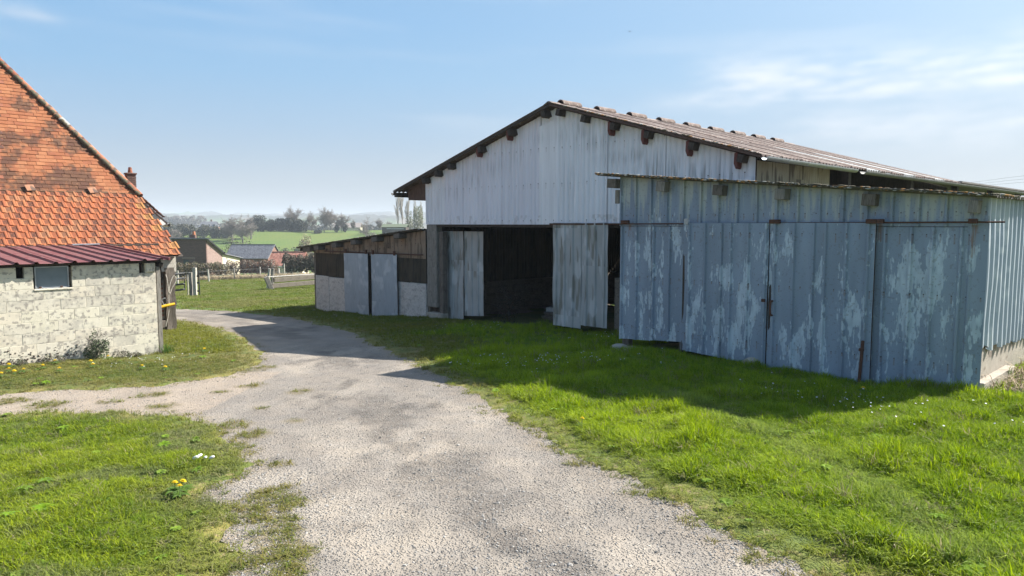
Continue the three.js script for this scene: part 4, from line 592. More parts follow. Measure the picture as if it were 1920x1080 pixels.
  for (let r = 0; r < rows; r++) {
    const s = r * PE - 0.05, x = JX - s * Math.cos(p2) + 0.02 * Math.sin(p2), y = JY + s * Math.sin(p2) + 0.02 * Math.cos(p2), z0 = hipZ(y) + 0.02, zSeen = -4.1 - 0.86 * (s / 5.9);
    for (let c = 0; c < 60; c++) { const z = -8.2 + (c + (r % 2) * 0.5) * PW + (r % 3) * 0.03; if (z < z0 + 0.06) continue; if (z > 3) break;
      if (z > zSeen || cnt >= 300) { extra2.push(plain[c % 3].clone().translate(x, y, z)); continue; } cnt++;
      const pg = plain[0].clone(), pu = pg.attributes.uv, pp = pg.attributes.position, uv = new Float32Array(pu.count * 2); for (let i = 0; i < pu.count; i++) { uv[i * 2] = z + 9 + pp.getZ(i); uv[i * 2 + 1] = s + 0.2 - pp.getX(i); } pg.setAttribute('uv', new THREE.BufferAttribute(uv, 2));
      piece('plain_tile', pg, roofT[(R() * 5) | 0], roofG, x + (R() - 0.5) * 0.01, y + (R() - 0.5) * 0.01 - 0.012 * fbm(z * 2, s * 2, 2), z + (R() - 0.5) * 0.012, (R() - 0.5) * 0.03, (R() - 0.5) * 0.02, (R() - 0.5) * 0.03); }
  }
  ex = part('tile_field', mergeGeometries(extra2), cleanT[2], roofG); ex.userData.kind = 'stuff';
  // slipped tiles and mortar where the two roofs meet
  for (const [z, yy] of [[-6.6, 0.03], [-4.9, 0.05]]) piece('slipped_tile', plain[0], cleanT[3], roofG, JX + 0.16, JY - 0.06 + yy, z, 0.1, 0.1, 0.05);
  part('mortar_joint', beam([JX + 0.03, JY - 0.01, -7.9], [JX + 0.03, JY - 0.01, 2.5], 0.06, 0.02), M.moss, roofG);
  // hip tiles, half round, overlapping down the hip
  const T = [-29.96, 8.08, -4.94], J = [JX, JY, -7.94], hv = new THREE.Vector3(T[0] - J[0], T[1] - J[1], T[2] - J[2]), hl = hv.length(); hv.normalize();
  const hipTile = (() => { const s = new THREE.Shape(); s.absarc(0, 0, 0.115, 0, Math.PI, false); s.lineTo(-0.098, 0); s.absarc(0, 0, 0.098, Math.PI, 0, true); const g = planarUV(new THREE.ExtrudeGeometry(s, { depth: 0.36, bevelEnabled: false, curveSegments: 7 })); const up = new THREE.Vector3(0.25, 1, -0.45), X = up.clone().cross(hv).normalize(), Y = hv.clone().cross(X); g.applyMatrix4(new THREE.Matrix4().makeBasis(X, Y, hv)); return g; })();
  for (let i = 0; i * 0.31 < hl + 0.6; i++) { const q = hv.clone().multiplyScalar(i * 0.31 - 0.1); const m = i === 11 ? M.lichenPale : cleanT[(R() * 4) | 0]; piece('hip_tile', hipTile, m, roofG, J[0] + q.x + 0.02, J[1] + q.y - 0.03 + (i % 2) * 0.008, J[2] + q.z, (R() - 0.5) * 0.05, (R() - 0.5) * 0.04, 0); }
  const mort = []; for (let i = 0; i < 60; i++) { const q = hv.clone().multiplyScalar(R() * hl); const g = new THREE.IcosahedronGeometry(0.05 + 0.04 * R(), 1); g.translate(J[0] + q.x + 0.11, J[1] + q.y - 0.01, J[2] + q.z + 0.04); mort.push(g); } ex = part('hip_mortar', planarUV(mergeGeometries(mort)), M.moss, roofG); ex.userData.kind = 'stuff';
  // roof boarding beneath the tiles, hip end and rear slope
  const face = (name, pts, m, par) => { const P = [], up = []; for (let i = 1; i < pts.length - 1; i++) for (const q of [pts[0], pts[i], pts[i + 1]]) P.push(...q); const g = new THREE.BufferGeometry(); g.setAttribute('position', new THREE.Float32BufferAttribute(P, 3)); g.computeVertexNormals(); return part(name, planarUV(g), m, par); };
  const RX = -30.4, RY = JY + (JX - RX) * Math.tan(p2), RZ = hipZ(RY);
  face('roof_boarding', [[EX, EY - 0.04, -8.26], [EX, EY - 0.04, 4], [JX, JY - 0.04, 4], [JX, JY - 0.04, -7.92]], M.woodDark, lowG);
  face('roof_boarding', [[JX, JY - 0.03, -7.92], [JX, JY - 0.03, 4], [RX, RY - 0.03, 4], [RX, RY - 0.03, RZ]], M.woodDark, roofG);
  face('hip_end', [[JX, JY - 0.03, -7.94], [RX, RY - 0.03, RZ], [-34.6, JY - 0.03, -7.94]], cleanT[2], roofG);
  face('rear_slope', [[RX, RY - 0.03, RZ], [RX, RY - 0.03, 4], [-34.6, JY, 4], [-34.6, JY, -7.94]], cleanT[2], roofG);
  // skirt roof of the hip end: dark tiled edge, white soffit, gutter end
  const sk = new THREE.Group(); sk.name = 'end_skirt_roof'; house.add(sk);
  for (let i = 0; i < 8; i++) { const t = i / 8, z = lerp(-7.98, -8.86, t), y = lerp(3.52, 2.66, t); piece('skirt_tile', plain[i % 3], sootT[i % 3], sk, -26.24, y + 0.06, z, 0, Math.PI / 2, 0.1); }
  part('skirt_deck', (() => { const g = polyPrism([[7.98, 3.5], [8.92, 2.58], [8.92, 2.64], [7.98, 3.57]], 0, 6); g.rotateY(Math.PI / 2); g.translate(-32.4, 0, 0); return g; })(), sootT[2], sk);
  part('soffit', (() => { const g = polyPrism([[8.0, 3.43], [8.85, 2.6], [8.62, 2.5], [8.0, 2.9]], 0, 0.06); g.rotateY(Math.PI / 2); g.translate(-26.4, 0, 0); return g; })(), M.white, sk);
  part('gutter_end', tube([[-26.3, 2.56, -8.95], [-32, 2.56, -8.95]], 0.06, 10), M.white, sk);
  // chimney behind the hip
  const ch = new THREE.Group(); ch.name = 'chimney'; house.add(ch);
  const brickDark = mat({ map: sized(tex(256, 256, (u, v) => mixc([0.05, 0.035, 0.03], [0.16, 0.09, 0.07], fbm(u * 12, v * 12, 4, 12))), 0.6), bumpMap: grainBump, bumpScale: 0.006 });
  { const b = cbox(0.26, 0.068, 0.3, 0.006); for (let i = 0; i < 9; i++) piece('brick_course', b, brickDark, ch, -28.05, 3.72 + i * 0.075, -8.28, 0, (i % 2) * 0.02, 0); }
  part('chimney_cap', boxAt(0.32, 0.06, 0.36, -28.05, 4.38, -8.28, 0.015), brickDark, ch);
  part('chimney_pot', (() => { const g = new THREE.CylinderGeometry(0.055, 0.085, 0.2, 10); g.translate(-28.05, 4.51, -8.28); return g; })(), cleanT[2], ch);
  // walls: boarded gable corner, rough post, brick infill
  part('front_wall', span(-23.75, -23.6, -1.3, 2.0, -7.7, 4, 0.01), M.woodDark, house);
  part('end_wall', polyPrism([[-33.5, -1.6], [-23.65, -1.6], [-23.65, 1.5], [-26.2, 3.2], [-33.5, 3.2]], -7.86, -7.76), M.blockBrown, house);
  part('wall_head', span(-24.2, -23.6, 1.3, 1.66, -8.1, 4, 0.01), M.woodDark, house);
  for (let i = 0; i < 3; i++) piece('weatherboard', cbox(0.025, 0.15, 0.42, 0.004, i, 0), M.woodPale, house, -23.43 + i * 0.012, 1.46 - i * 0.125, -7.88, 0, 0, 0.14);
  part('corner_board', span(-23.5, -23.44, 1.1, 1.62, -8.12, -8.06, 0.004), M.woodPale, house);
  const postG = (() => { const g = new THREE.BoxGeometry(0.26, 2.2, 0.27, 4, 14, 4), p = g.attributes.position; for (let i = 0; i < p.count; i++) { const x = p.getX(i), y = p.getY(i), z = p.getZ(i), k = 1 + 0.35 * sm(-0.5, -1.1, y) * 0 + (y < -0.6 ? 0.18 * (-0.6 - y) : 0); p.setXYZ(i, x * k + (vn(y * 4 + 3, z * 9) - 0.5) * 0.06, y, z * k + (vn(y * 3.3, x * 9 + 5) - 0.5) * 0.07); } g.computeVertexNormals(); g.translate(-23.5, 0.15, -7.9); return planarUV(g); })();
  part('corner_post', postG, M.woodOld, house);
  const brickM = [[0.26, 0.09, 0.055], [0.32, 0.13, 0.085], [0.22, 0.08, 0.055], [0.34, 0.19, 0.14]].map(c => mat({ color: c, bumpMap: grainBump, bumpScale: 0.005 })), bg = cbox(0.1, 0.058, 0.2, 0.006);
  part('infill_mortar', span(-23.62, -23.545, -0.35, 0.95, -7.76, -7.2, 0.004), M.concrete, house);
  for (let r = 0; r < 17; r++) for (let c = 0; c < 3; c++) { const z = -7.3 - c * 0.212 + (r % 2) * 0.1; if (z < -7.72 || z > -7.15) continue; piece('brick', bg, brickM[(R() * 4) | 0], house, -23.55 + (R() - 0.5) * 0.012, -0.3 + r * 0.07, z, 0, (R() - 0.5) * 0.04, 0); }
  part('sill_beam', boxAt(0.2, 0.24, 0.5, -23.5, -0.5, -7.5, 0.015), M.woodOld, house);
  part('stub_wall', span(-23.62, -23.5, -1.1, -0.6, -7.8, -7.1, 0.02), M.blockPale, house);
  part('brace', beam([-23.48, -0.2, -7.35], [-23.48, 1.05, -7.74], 0.05, 0.05), M.woodDark, house);
}
{ // rope, hose and yellow pipe hanging on the post
  const F = (pts) => pts.map(([lx, y, lz]) => { const [x, z] = fw(lx, lz); return [x, y, z]; });
  tag(mesh('rope', tube(F([[-23.28, -0.55, -7.68], [-23.26, -0.1, -7.78], [-23.25, 0.5, -7.80], [-23.25, 0.8, -7.86], [-23.26, 0.98, -7.95], [-23.26, 1.0, -8.0], [-23.26, 0.85, -8.03], [-23.25, 0.62, -7.9], [-23.24, 0.45, -7.82], [-23.25, 0.95, -7.76], [-23.27, 1.05, -7.74]]), 0.016, 6, 60), M.woodPale), 'pale looped rope hanging from the timber corner post', 'rope');
  tag(mesh('yellow_pipe', tube(F([[-23.2, 0.0, -7.3], [-23.2, 0.08, -7.6], [-23.22, 0.13, -7.95]]), 0.045, 10), mat({ color: [0.62, 0.36, 0.01], roughness: 0.4 })), 'yellow plastic pipe stuck across the timber post', 'pipe');
  tag(mesh('wire_coil', tube(F([[-23.3, 0.15, -7.55], [-23.28, 0.3, -7.62], [-23.28, 0.32, -7.7], [-23.28, 0.2, -7.74], [-23.28, 0.12, -7.66], [-23.28, 0.25, -7.6]]), 0.012, 6, 30), M.zinc), 'small coil of grey wire above the yellow pipe', 'wire');
  tag(mesh('yellow_pipe', tube(F([[-20.6, -0.52, -6.2], [-20.4, -0.5, -6.35], [-20.2, -0.56, -6.5]]), 0.04, 8), mat({ color: [0.62, 0.36, 0.02], roughness: 0.5 })), 'short bent yellow pipe end on the grass behind the block wall corner', 'pipe');
}
{
  const LX = -18.29, annex = farmThing('block_annex', 'cream painted concrete block annex with maroon metal roof', 'annex', -20.8, -0.5, -3), R = rng(91);
  const crm = (a, b, d) => mat({ map: sized(tex(1024, 1024, (u, v) => { const x = u * 4, y = v * 4, f = fbm(x * 2, y * 2, 5), s = fbm(x * 16, y * 16, 3), g = fbm(x * 1.3 + 7, y * 3.1, 5), h = hash(u * 1024, v * 1024); let c = mixc(a, b, f); c = mixc(c, [0.27, 0.255, 0.235], sm(0.44 - d, 0.66, g * 0.75 + s * 0.27) * 0.5 * (0.25 + s)); c = mixc(c, [0.24, 0.215, 0.19], sm(0.6, 0.7, s) * 0.6); c = mixc(c, [0.74, 0.69, 0.57], sm(0.64, 0.72, fbm(x * 6 + 40, y * 5, 4)) * 0.5); return c.map(q => q * (0.94 + 0.12 * h)); }), 4), bumpMap: grainBump, bumpScale: 0.009 });
  const mats = [crm([0.66, 0.59, 0.465], [0.74, 0.67, 0.545], 0), crm([0.63, 0.575, 0.46], [0.71, 0.655, 0.54], 0.02), crm([0.62, 0.565, 0.455], [0.70, 0.645, 0.535], 0.05), crm([0.65, 0.60, 0.47], [0.73, 0.675, 0.55], -0.02)];
  const holes = [[-4.1, -3.38, 1.19, 1.8], [-3.21, -3.07, 1.4, 1.8], [-5.62, -5.5, 1.45, 1.8]];
  for (const [a, b, t] of [[-5.8, -5.63, 1.64], [-5.629, -5.491, 1.43], [-5.49, -4.11, 1.64]]) part('wall_core', span(LX - 0.3, LX - 0.17, -1.2, t, a, b, 0.003), mats[1], annex);
  part('left_end_wall', span(-23.5, LX - 0.2, -1.2, 1.7, 3.5, 3.6, 0.01), M.blockBrown, annex);
  part('wall_core', span(LX - 0.3, LX - 0.17, -1.2, 1.2, -4.109, 3.5, 0.005), mats[1], annex);
  // flush mortar between the blocks
  const mortar = (z0, z1, y0, y1) => part('mortar', span(LX - 0.16, LX - 0.004, y0, y1, z0, z1, 0.002), mats[3], annex);
  mortar(-5.84, -5.63, -1.2, 1.66); mortar(-5.49, -4.11, -1.2, 1.66); mortar(-5.629, -5.491, -1.2, 1.44); mortar(-4.109, -3.371, -1.2, 1.185); mortar(-3.37, -3.22, -1.2, 1.66); mortar(-3.219, -3.061, -1.2, 1.39); mortar(-3.06, 3.5, -1.2, 1.66);
  blockWall(annex, -5.86, 3.5, -0.72, 1.68, LX - 0.083, 0.5, 0.236, 0.166, mats, 17, holes, 1, 0.007, 0.003);
  part('loose_block', boxAt(0.18, 0.22, 0.2, LX - 0.06, 1.57, -5.74, 0.012), mats[0], annex);
  // window: frame, panel, sill
  const win = new THREE.Group(); win.name = 'window'; annex.add(win);
  part('pane', boxAt(0.02, 0.44, 0.6, LX - 0.075, 1.44, -3.73, 0.002), mat({ map: sized(tex(128, 128, (u, v) => mixc([0.13, 0.17, 0.2], [0.18, 0.22, 0.25], fbm(u * 5, v * 5, 3, 5))), 0.7), roughness: 0.35 }), win);
  for (const [y, z, h, w] of [[1.665, -3.73, 0.025, 0.64], [1.21, -3.73, 0.025, 0.64], [1.44, -3.42, 0.46, 0.025], [1.44, -4.04, 0.46, 0.025]]) part('frame', boxAt(0.04, h, w, LX - 0.06, y, z, 0.003), M.zinc, win);
  part('sill', boxAt(0.14, 0.03, 0.74, LX - 0.05, 1.175, -3.74, 0.006), mats[3], win);
  for (const z of [-3.5, -3.9]) part('hinge', boxAt(0.03, 0.03, 0.05, LX - 0.035, 1.225, z, 0.003), M.rust, win);
  // dark bar added to stand in for shade under the eave, corner boards, dark openings
  part('eave_dark_bar', span(LX - 0.16, LX - 0.03, 1.685, 1.745, -5.95, 3.5, 0.006), M.woodDark, annex);
  part('corner_board', span(LX - 0.18, LX - 0.02, -0.72, 1.58, -5.97, -5.88, 0.006), M.woodGrey, annex);
  part('end_wall', span(-23.5, LX - 0.2, -1.2, 1.62, -5.84, -5.76, 0.01), M.blockBrown, annex);
  part('corner_rafter', beam([LX + 0.02, 1.62, -5.99], [-23.3, 1.84, -5.99], 0.09, 0.1), M.woodDark, annex);
  // maroon ribbed roof sheets
  const A = [-18.12, 1.735], B = [-23.6, 1.965], L = Math.hypot(A[0] - B[0], A[1] - B[1]), ux = (B[0] - A[0]) / L, uy = (B[1] - A[1]) / L;
  const maroon = mat({ map: sized(tex(256, 256, (u, v) => mixc(mixc([0.13, 0.032, 0.034], [0.2, 0.07, 0.068], fbm(u * 7, v * 7, 4, 7)), [0.26, 0.17, 0.15], sm(0.58, 0.75, fbm(u * 3 + 5, v * 12, 4)) * 0.6)), 1.3), roughness: 0.6, bumpMap: softBump, bumpScale: 0.004 });
  for (let i = 0; i < 7; i++) { const g = sheet(0, 1.1, 0, L + (i % 2) * 0.02, 0, ribs(0.36, 0.022, 0.05, 0.042, 0.2), { rows: 4, dent: 0.012, seed: i + 3 }); g.applyMatrix4(basis(A[0], A[1] + (i % 2) * 0.004 + 0.012, 1.46 - i * 1.08, [0, 0, -1], [ux, uy, 0], [uy, -ux, 0])); part('roof_sheet', g, maroon, annex); }
  part('verge_trim', beam([A[0], A[1] + 0.03, -6.13], [B[0], B[1] + 0.03, -6.13], 0.05, 0.07), maroon, annex);
  part('flashing', beam([B[0] + 0.15, B[1] + 0.05, -6.0], [B[0] + 0.15, B[1] + 0.05, -5.3], 0.12, 0.04), M.zinc, annex);
  // moss and rot at the foot of the blocks
  const cl = []; for (let i = 0; i < 900; i++) { const z = lerp(-5.5, -1.5, R()), y = -0.5 + 0.34 * R() * R() * (z > -4.4 ? 1.3 : 0.8); if (fbm(z * 2.4, y * 4, 4) < 0.5) continue; cl.push([LX + 0.002, y, z]); } 
  const gm = []; for (const q of cl) { const g = new THREE.IcosahedronGeometry(1, 1); g.scale(0.007, 0.006 + 0.014 * R(), 0.008 + 0.02 * R()); g.translate(...q); gm.push(g); } const mm = part('foot_moss', planarUV(mergeGeometries(gm)), mat({ color: [0.075, 0.055, 0.042] }), annex); mm.userData.kind = 'stuff';
}

// ------------------------------------------------------------------ plants
// leaves as small folded quads inside lumps; each leaf carries its own tone
function leafCloud(seed, lumps, n, size, tones) {
  const R = rng(seed), P = [], C = [], I = []; const tot = lumps.reduce((a, l) => a + l[3] * l[4] * l[5], 0);
  for (const [cx, cy, cz, rx, ry, rz] of lumps) { const k = Math.round(n * rx * ry * rz / tot);
    for (let i = 0; i < k; i++) { let x, y, z, q; do { x = R() * 2 - 1; y = R() * 2 - 1; z = R() * 2 - 1; q = x * x + y * y + z * z; } while (q > 1); const f = Math.pow(q, -0.18); x = cx + x * rx * f; y = cy + y * ry * f; z = cz + z * rz * f;
      const s = size * (0.5 + R()), u = new THREE.Vector3(R() - 0.5, R() - 0.5, R() - 0.5).normalize(), w = new THREE.Vector3(R() - 0.5, R() - 0.5, R() - 0.5).cross(u).normalize(), o = P.length / 3, b = 0.7 + 0.6 * R(), t = tones[(R() * tones.length) | 0];
      for (const [a, c] of [[-1, 0], [0, 0.55], [1, 0], [0, -0.55]]) { P.push(x + (u.x * a + w.x * c) * s, y + (u.y * a + w.y * c) * s, z + (u.z * a + w.z * c) * s); C.push(t[0] * b, t[1] * b, t[2] * b); } I.push(o, o + 1, o + 2, o, o + 2, o + 3); } }
  const g = new THREE.BufferGeometry(); g.setAttribute('position', new THREE.Float32BufferAttribute(P, 3)); g.setAttribute('color', new THREE.Float32BufferAttribute(C, 3)); g.setIndex(I); g.computeVertexNormals(); return g;
}
const leafMat = new THREE.MeshPhysicalMaterial({ vertexColors: true, roughness: 0.85, side: THREE.DoubleSide, transmission: 0.25, thickness: 0 });
// branching skeleton: limbs (thick) and twigs (thin), as two geometries
function branches(seed, h, o = {}) {
  const { r0 = h * 0.022, levels = 5, up = 0.25, spread = 0.75, kids = 3, first = 0.3, shrink = 0.72, sides = 4, thin = 0.02, crooked = 0.18 } = o;
  const R = rng(seed), A = { P: [], I: [] }, B = { P: [], I: [] };
  const prism = (G, a, b, ra, rb, n) => { const d = b.clone().sub(a).normalize(), s = new THREE.Vector3(Math.abs(d.y) > 0.9 ? 1 : 0, Math.abs(d.y) > 0.9 ? 0 : 1, 0).cross(d).normalize(), t = d.clone().cross(s), st = G.P.length / 3; for (let i = 0; i < n; i++) { const an = i / n * 6.2832, c = Math.cos(an), q = Math.sin(an); G.P.push(a.x + (s.x * c + t.x * q) * ra, a.y + (s.y * c + t.y * q) * ra, a.z + (s.z * c + t.z * q) * ra, b.x + (s.x * c + t.x * q) * rb, b.y + (s.y * c + t.y * q) * rb, b.z + (s.z * c + t.z * q) * rb); } for (let i = 0; i < n; i++) { const i0 = st + i * 2, i1 = st + ((i + 1) % n) * 2; G.I.push(i0, i1, i0 + 1, i1, i1 + 1, i0 + 1); } };
  const grow = (p, d, L, r, lv) => {
    const segs = lv === 0 ? 4 : 3; let q = p.clone(), dir = d.clone(), rr = r;
    for (let i = 0; i < segs; i++) { dir.add(new THREE.Vector3((R() - 0.5), (R() - 0.5) * 0.6 + up * 0.25, (R() - 0.5)).multiplyScalar(crooked * (lv ? 1.3 : 0.5))).normalize(); const e = q.clone().addScaledVector(dir, L / segs), r2 = rr * (lv === 0 ? 0.86 : 0.78); prism(lv < 2 ? A : B, q, e, Math.max(rr, thin), Math.max(r2, thin * 0.8), lv < 2 ? sides : 3); q = e; rr = r2;
      if (lv < levels && (lv > 0 || i > 0)) { const m = lv === 0 ? 2 : 1 + (R() < 0.6 ? 1 : 0); for (let k = 0; k < m; k++) { const ax = new THREE.Vector3(R() - 0.5, (R() - 0.5) * 0.4, R() - 0.5).normalize(), nd = dir.clone().multiplyScalar(1 - spread * 0.6).add(ax.multiplyScalar(spread)).add(new THREE.Vector3(0, up, 0)).normalize(); grow(q.clone(), nd, L * shrink * (0.6 + 0.5 * R()) * (lv === 0 ? 0.95 : 1), rr * 0.62, lv + 1); } } }
    if (lv < levels) grow(q, dir, L * shrink, rr * 0.85, lv + 1);
  };
  grow(new THREE.Vector3(), new THREE.Vector3((R() - 0.5) * 0.1, 1, (R() - 0.5) * 0.1).normalize(), h * first, r0, 0);
  const mk = G => { const g = new THREE.BufferGeometry(); g.setAttribute('position', new THREE.Float32BufferAttribute(G.P, 3)); g.setIndex(G.I); g.computeVertexNormals(); return g; };
  const a = mk(A), b = mk(B); let top = 0; for (const G of [A, B]) for (let i = 1; i < G.P.length; i += 3) top = Math.max(top, G.P[i]); const s = h / top; a.scale(s, s, s); b.scale(s, s, s); return [a, b];
}
M.bark = mat({ color: [0.13, 0.11, 0.095] }); M.twig = mat({ color: [0.24, 0.205, 0.18] }); M.twigPale = mat({ color: [0.36, 0.32, 0.27] }); M.twigRed = mat({ color: [0.20, 0.12, 0.08] });
// shrub against the block wall
{
  const [x, z] = fw(-18.05, -4.45), y = GY(x, z) - 0.02; const s = thing('wall_shrub', 'dark green shrub growing against the cream block wall', 'shrub', [x, y, z]);
  const [a, b] = branches(5, 0.75, { r0: 0.012, thin: 0.003, levels: 3, spread: 0.9 }); mesh('stem', mergeGeometries([a, b]), M.bark, s);
  mesh('foliage', leafCloud(6, [[0, 0.18, 0, 0.28, 0.2, 0.24], [0.14, 0.34, 0.08, 0.2, 0.16, 0.16], [-0.06, 0.45, -0.03, 0.1, 0.22, 0.1], [0.22, 0.42, 0.1, 0.14, 0.07, 0.1], [-0.2, 0.12, -0.12, 0.16, 0.12, 0.14], [-0.05, 0.62, 0, 0.06, 0.12, 0.06]], 1500, 0.02, [[0.05, 0.085, 0.025], [0.07, 0.11, 0.035], [0.045, 0.065, 0.03], [0.12, 0.14, 0.08]]), leafMat, s);
}
[[-18.12, -3.6, 0.2, 'low dark weeds at the wall foot left of the shrub', 41], [-18.12, -4.95, 0.17, 'low dark weeds at the wall foot right of the shrub', 42], [-18.1, -5.25, 0.12, 'smallest dark weed clump near the right end of the block wall', 43], [-18.1, -2.95, 0.16, 'dark weed clump under the annex window side at the left edge', 44]].forEach(([lx, lz, r, l, sd]) => { const [x, z] = fw(lx, lz); const t = tag(mesh('wall_weeds', leafCloud(sd, [[0, r * 0.5, 0, r * 1.4, r * 0.6, r * 0.7], [r, r * 0.6, r * 0.4, r * 0.7, r * 0.6, r * 0.5]], 520, 0.014, [[0.09, 0.075, 0.05], [0.06, 0.09, 0.03], [0.12, 0.1, 0.07]]), leafMat), l, 'weeds', 'weeds along the block wall'); t.position.set(x, GY(x, z) - 0.02, z); });
{ const [x, z] = fw(-18.1, -6.0); const g = tuft(77, 60, 0.36, 0.14, 0.012, 0.7); const t = tag(mesh('grass_clump', g, bladeMat.clone()), 'tall green grass clump at the block wall corner', 'grass'); t.material.color.setRGB(0.07, 0.15, 0.02); t.position.set(x, GY(x, z) - 0.02, z); }
// dry grass and bramble at the shed's right corner
{
  const list = [[-2.28, -12.65, 0.5, 'straw coloured dry grass heap nearest the metal shed corner', 51], [-2.18, -13.6, 0.62, 'dry grass heap against the shed plinth at the right edge', 52], [-2.05, -14.5, 0.66, 'farthest dry grass heap along the shed side wall', 53]];
  for (const [lx, lz, h, l, sd] of list) { const [x, z] = fw(lx, lz); const t = thing('dry_grass_heap', l, 'dry grass', [x, GY(x, z) - 0.03, z], 0, 'dry grass along the shed side'); const m1 = mat({ color: [0.40, 0.30, 0.20] }), m2 = bladeMat.clone(); m2.color.setRGB(0.12, 0.2, 0.03); mesh('dry_stalks', tuft(sd, 150, h, 0.42, 0.011, 1.15, 0.6), m1, t); mesh('green_blades', tuft(sd + 9, 50, h * 0.6, 0.5, 0.012, 0.9), m2, t); }
}
// bare vine in the barn doorway
{ const [x, z] = fw(-16.2, -15.6), s = thing('bare_vine', 'dark bare vine standing in the barn doorway', 'vine', [x, gbase(x, z) - 0.1, z]); const [a, b] = branches(15, 1.5, { r0: 0.02, thin: 0.006, levels: 3, spread: 0.9, crooked: 0.3 }); mesh('stem', a, M.woodDark, s); mesh('twigs', b, M.woodDark, s); mesh('dead_leaves', leafCloud(16, [[0, 0.5, 0, 0.35, 0.5, 0.3], [-0.2, 0.2, 0, 0.4, 0.25, 0.3]], 160, 0.035, [[0.03, 0.03, 0.02], [0.05, 0.045, 0.03]]), leafMat, s); }
// things left in the barn
{ const b = farmThing('concrete_block', 'pale concrete block lying inside the barn doorway', 'block', -16.1, -0.6, -17.6); b.rotation.y += 0.3; part('body', boxAt(0.5, 0.42, 0.3, -16.1, -0.38, -17.6, 0.012), M.blockPale, b); part('chipped_corner', boxAt(0.16, 0.1, 0.2, -15.95, -0.15, -17.6, 0.02), M.blockPale, b); }
{ const b = farmThing('plank_pile', 'dark pile of old planks on the barn floor', 'planks', -15.2, -0.5, -17.0); for (let i = 0; i < 4; i++) part('plank', boxAt(1.6, 0.06, 0.2, -15.2 + i * 0.05, -0.45 + i * 0.065, -17.0 + (i % 2) * 0.1, 0.006), M.woodOld, b); }
structure('barn_floor', (() => { const g = span(-19.4, -7.9, -1.6, -0.62, -29.1, -15.0, 0.01); g.rotateY(-ANG); return g; })(), M.blockBrown);

// broad-leaved weeds in the grass
function rosette(seed, n, L, w) {
  const R = rng(seed), P = [], I = [];
  for (let i = 0; i < n; i++) { const a = i / n * 6.283 + R() * 0.5, l = L * (0.6 + 0.5 * R()), ca = Math.cos(a), sa = Math.sin(a), st = P.length / 3; for (let k = 0; k <= 4; k++) { const t = k / 4, r = l * t, y = l * (0.55 * t - 0.5 * t * t) + 0.01, h = w * Math.sin(Math.PI * (0.12 + 0.83 * t)) * (k === 4 ? 0.2 : 1) * (0.85 + 0.3 * R()); P.push(ca * r - sa * h, y + h * 0.25, sa * r + ca * h, ca * r, y, sa * r, ca * r + sa * h, y + h * 0.25, sa * r - ca * h); } for (let k = 0; k < 4; k++) { const o = st + k * 3; I.push(o, o + 1, o + 3, o + 1, o + 4, o + 3, o + 1, o + 2, o + 4, o + 2, o + 5, o + 4); } }
  const g = new THREE.BufferGeometry(); g.setAttribute('position', new THREE.Float32BufferAttribute(P, 3)); g.setIndex(I); g.computeVertexNormals(); return g;
}
{
  const R = rng(123), m = new THREE.Matrix4(), q = new THREE.Quaternion(), c = new THREE.Color(), lots = [[], []];
  for (let i = 0; i < 9000; i++) { const d = 3.5 + 16 * R() ** 1.3, x = (R() - 0.5) * (1.5 * d + 1), z = -d, s = roadField(x, z); if (s > -0.12 || built(x, z) || R() < 0.955) continue; lots[i % 2].push([x, z]); }
  lots.forEach((l, v) => { const im = new THREE.InstancedMesh(v ? rosette(8, 7, 0.11, 0.022) : rosette(9, 10, 0.075, 0.028), bladeMat, l.length); l.forEach(([x, z], i) => { const s = 0.5 + 0.5 * R(); m.compose(new THREE.Vector3(x, GY(x, z) + (x > -1 ? 0.03 : 0.01) + 0.02 * R(), z), q.setFromEuler(new THREE.Euler((R() - 0.5) * 0.4, R() * 6.28, (R() - 0.5) * 0.4)), new THREE.Vector3(s, s * 1.3, s)); im.setMatrixAt(i, m); const b = 0.8 + 0.4 * R(); im.setColorAt(i, v ? c.setRGB(0.15 * b, 0.26 * b, 0.008) : c.setRGB(0.2 * b, 0.3 * b, 0.03)); }); im.name = numbered('broadleaf_weeds'); im.castShadow = im.receiveShadow = true; tag(im, v ? 'dark long-leaved weed rosettes low in the grass' : 'pale round-leaved weed rosettes low in the grass', 'weeds', undefined, 'stuff'); scene.add(im); });
}
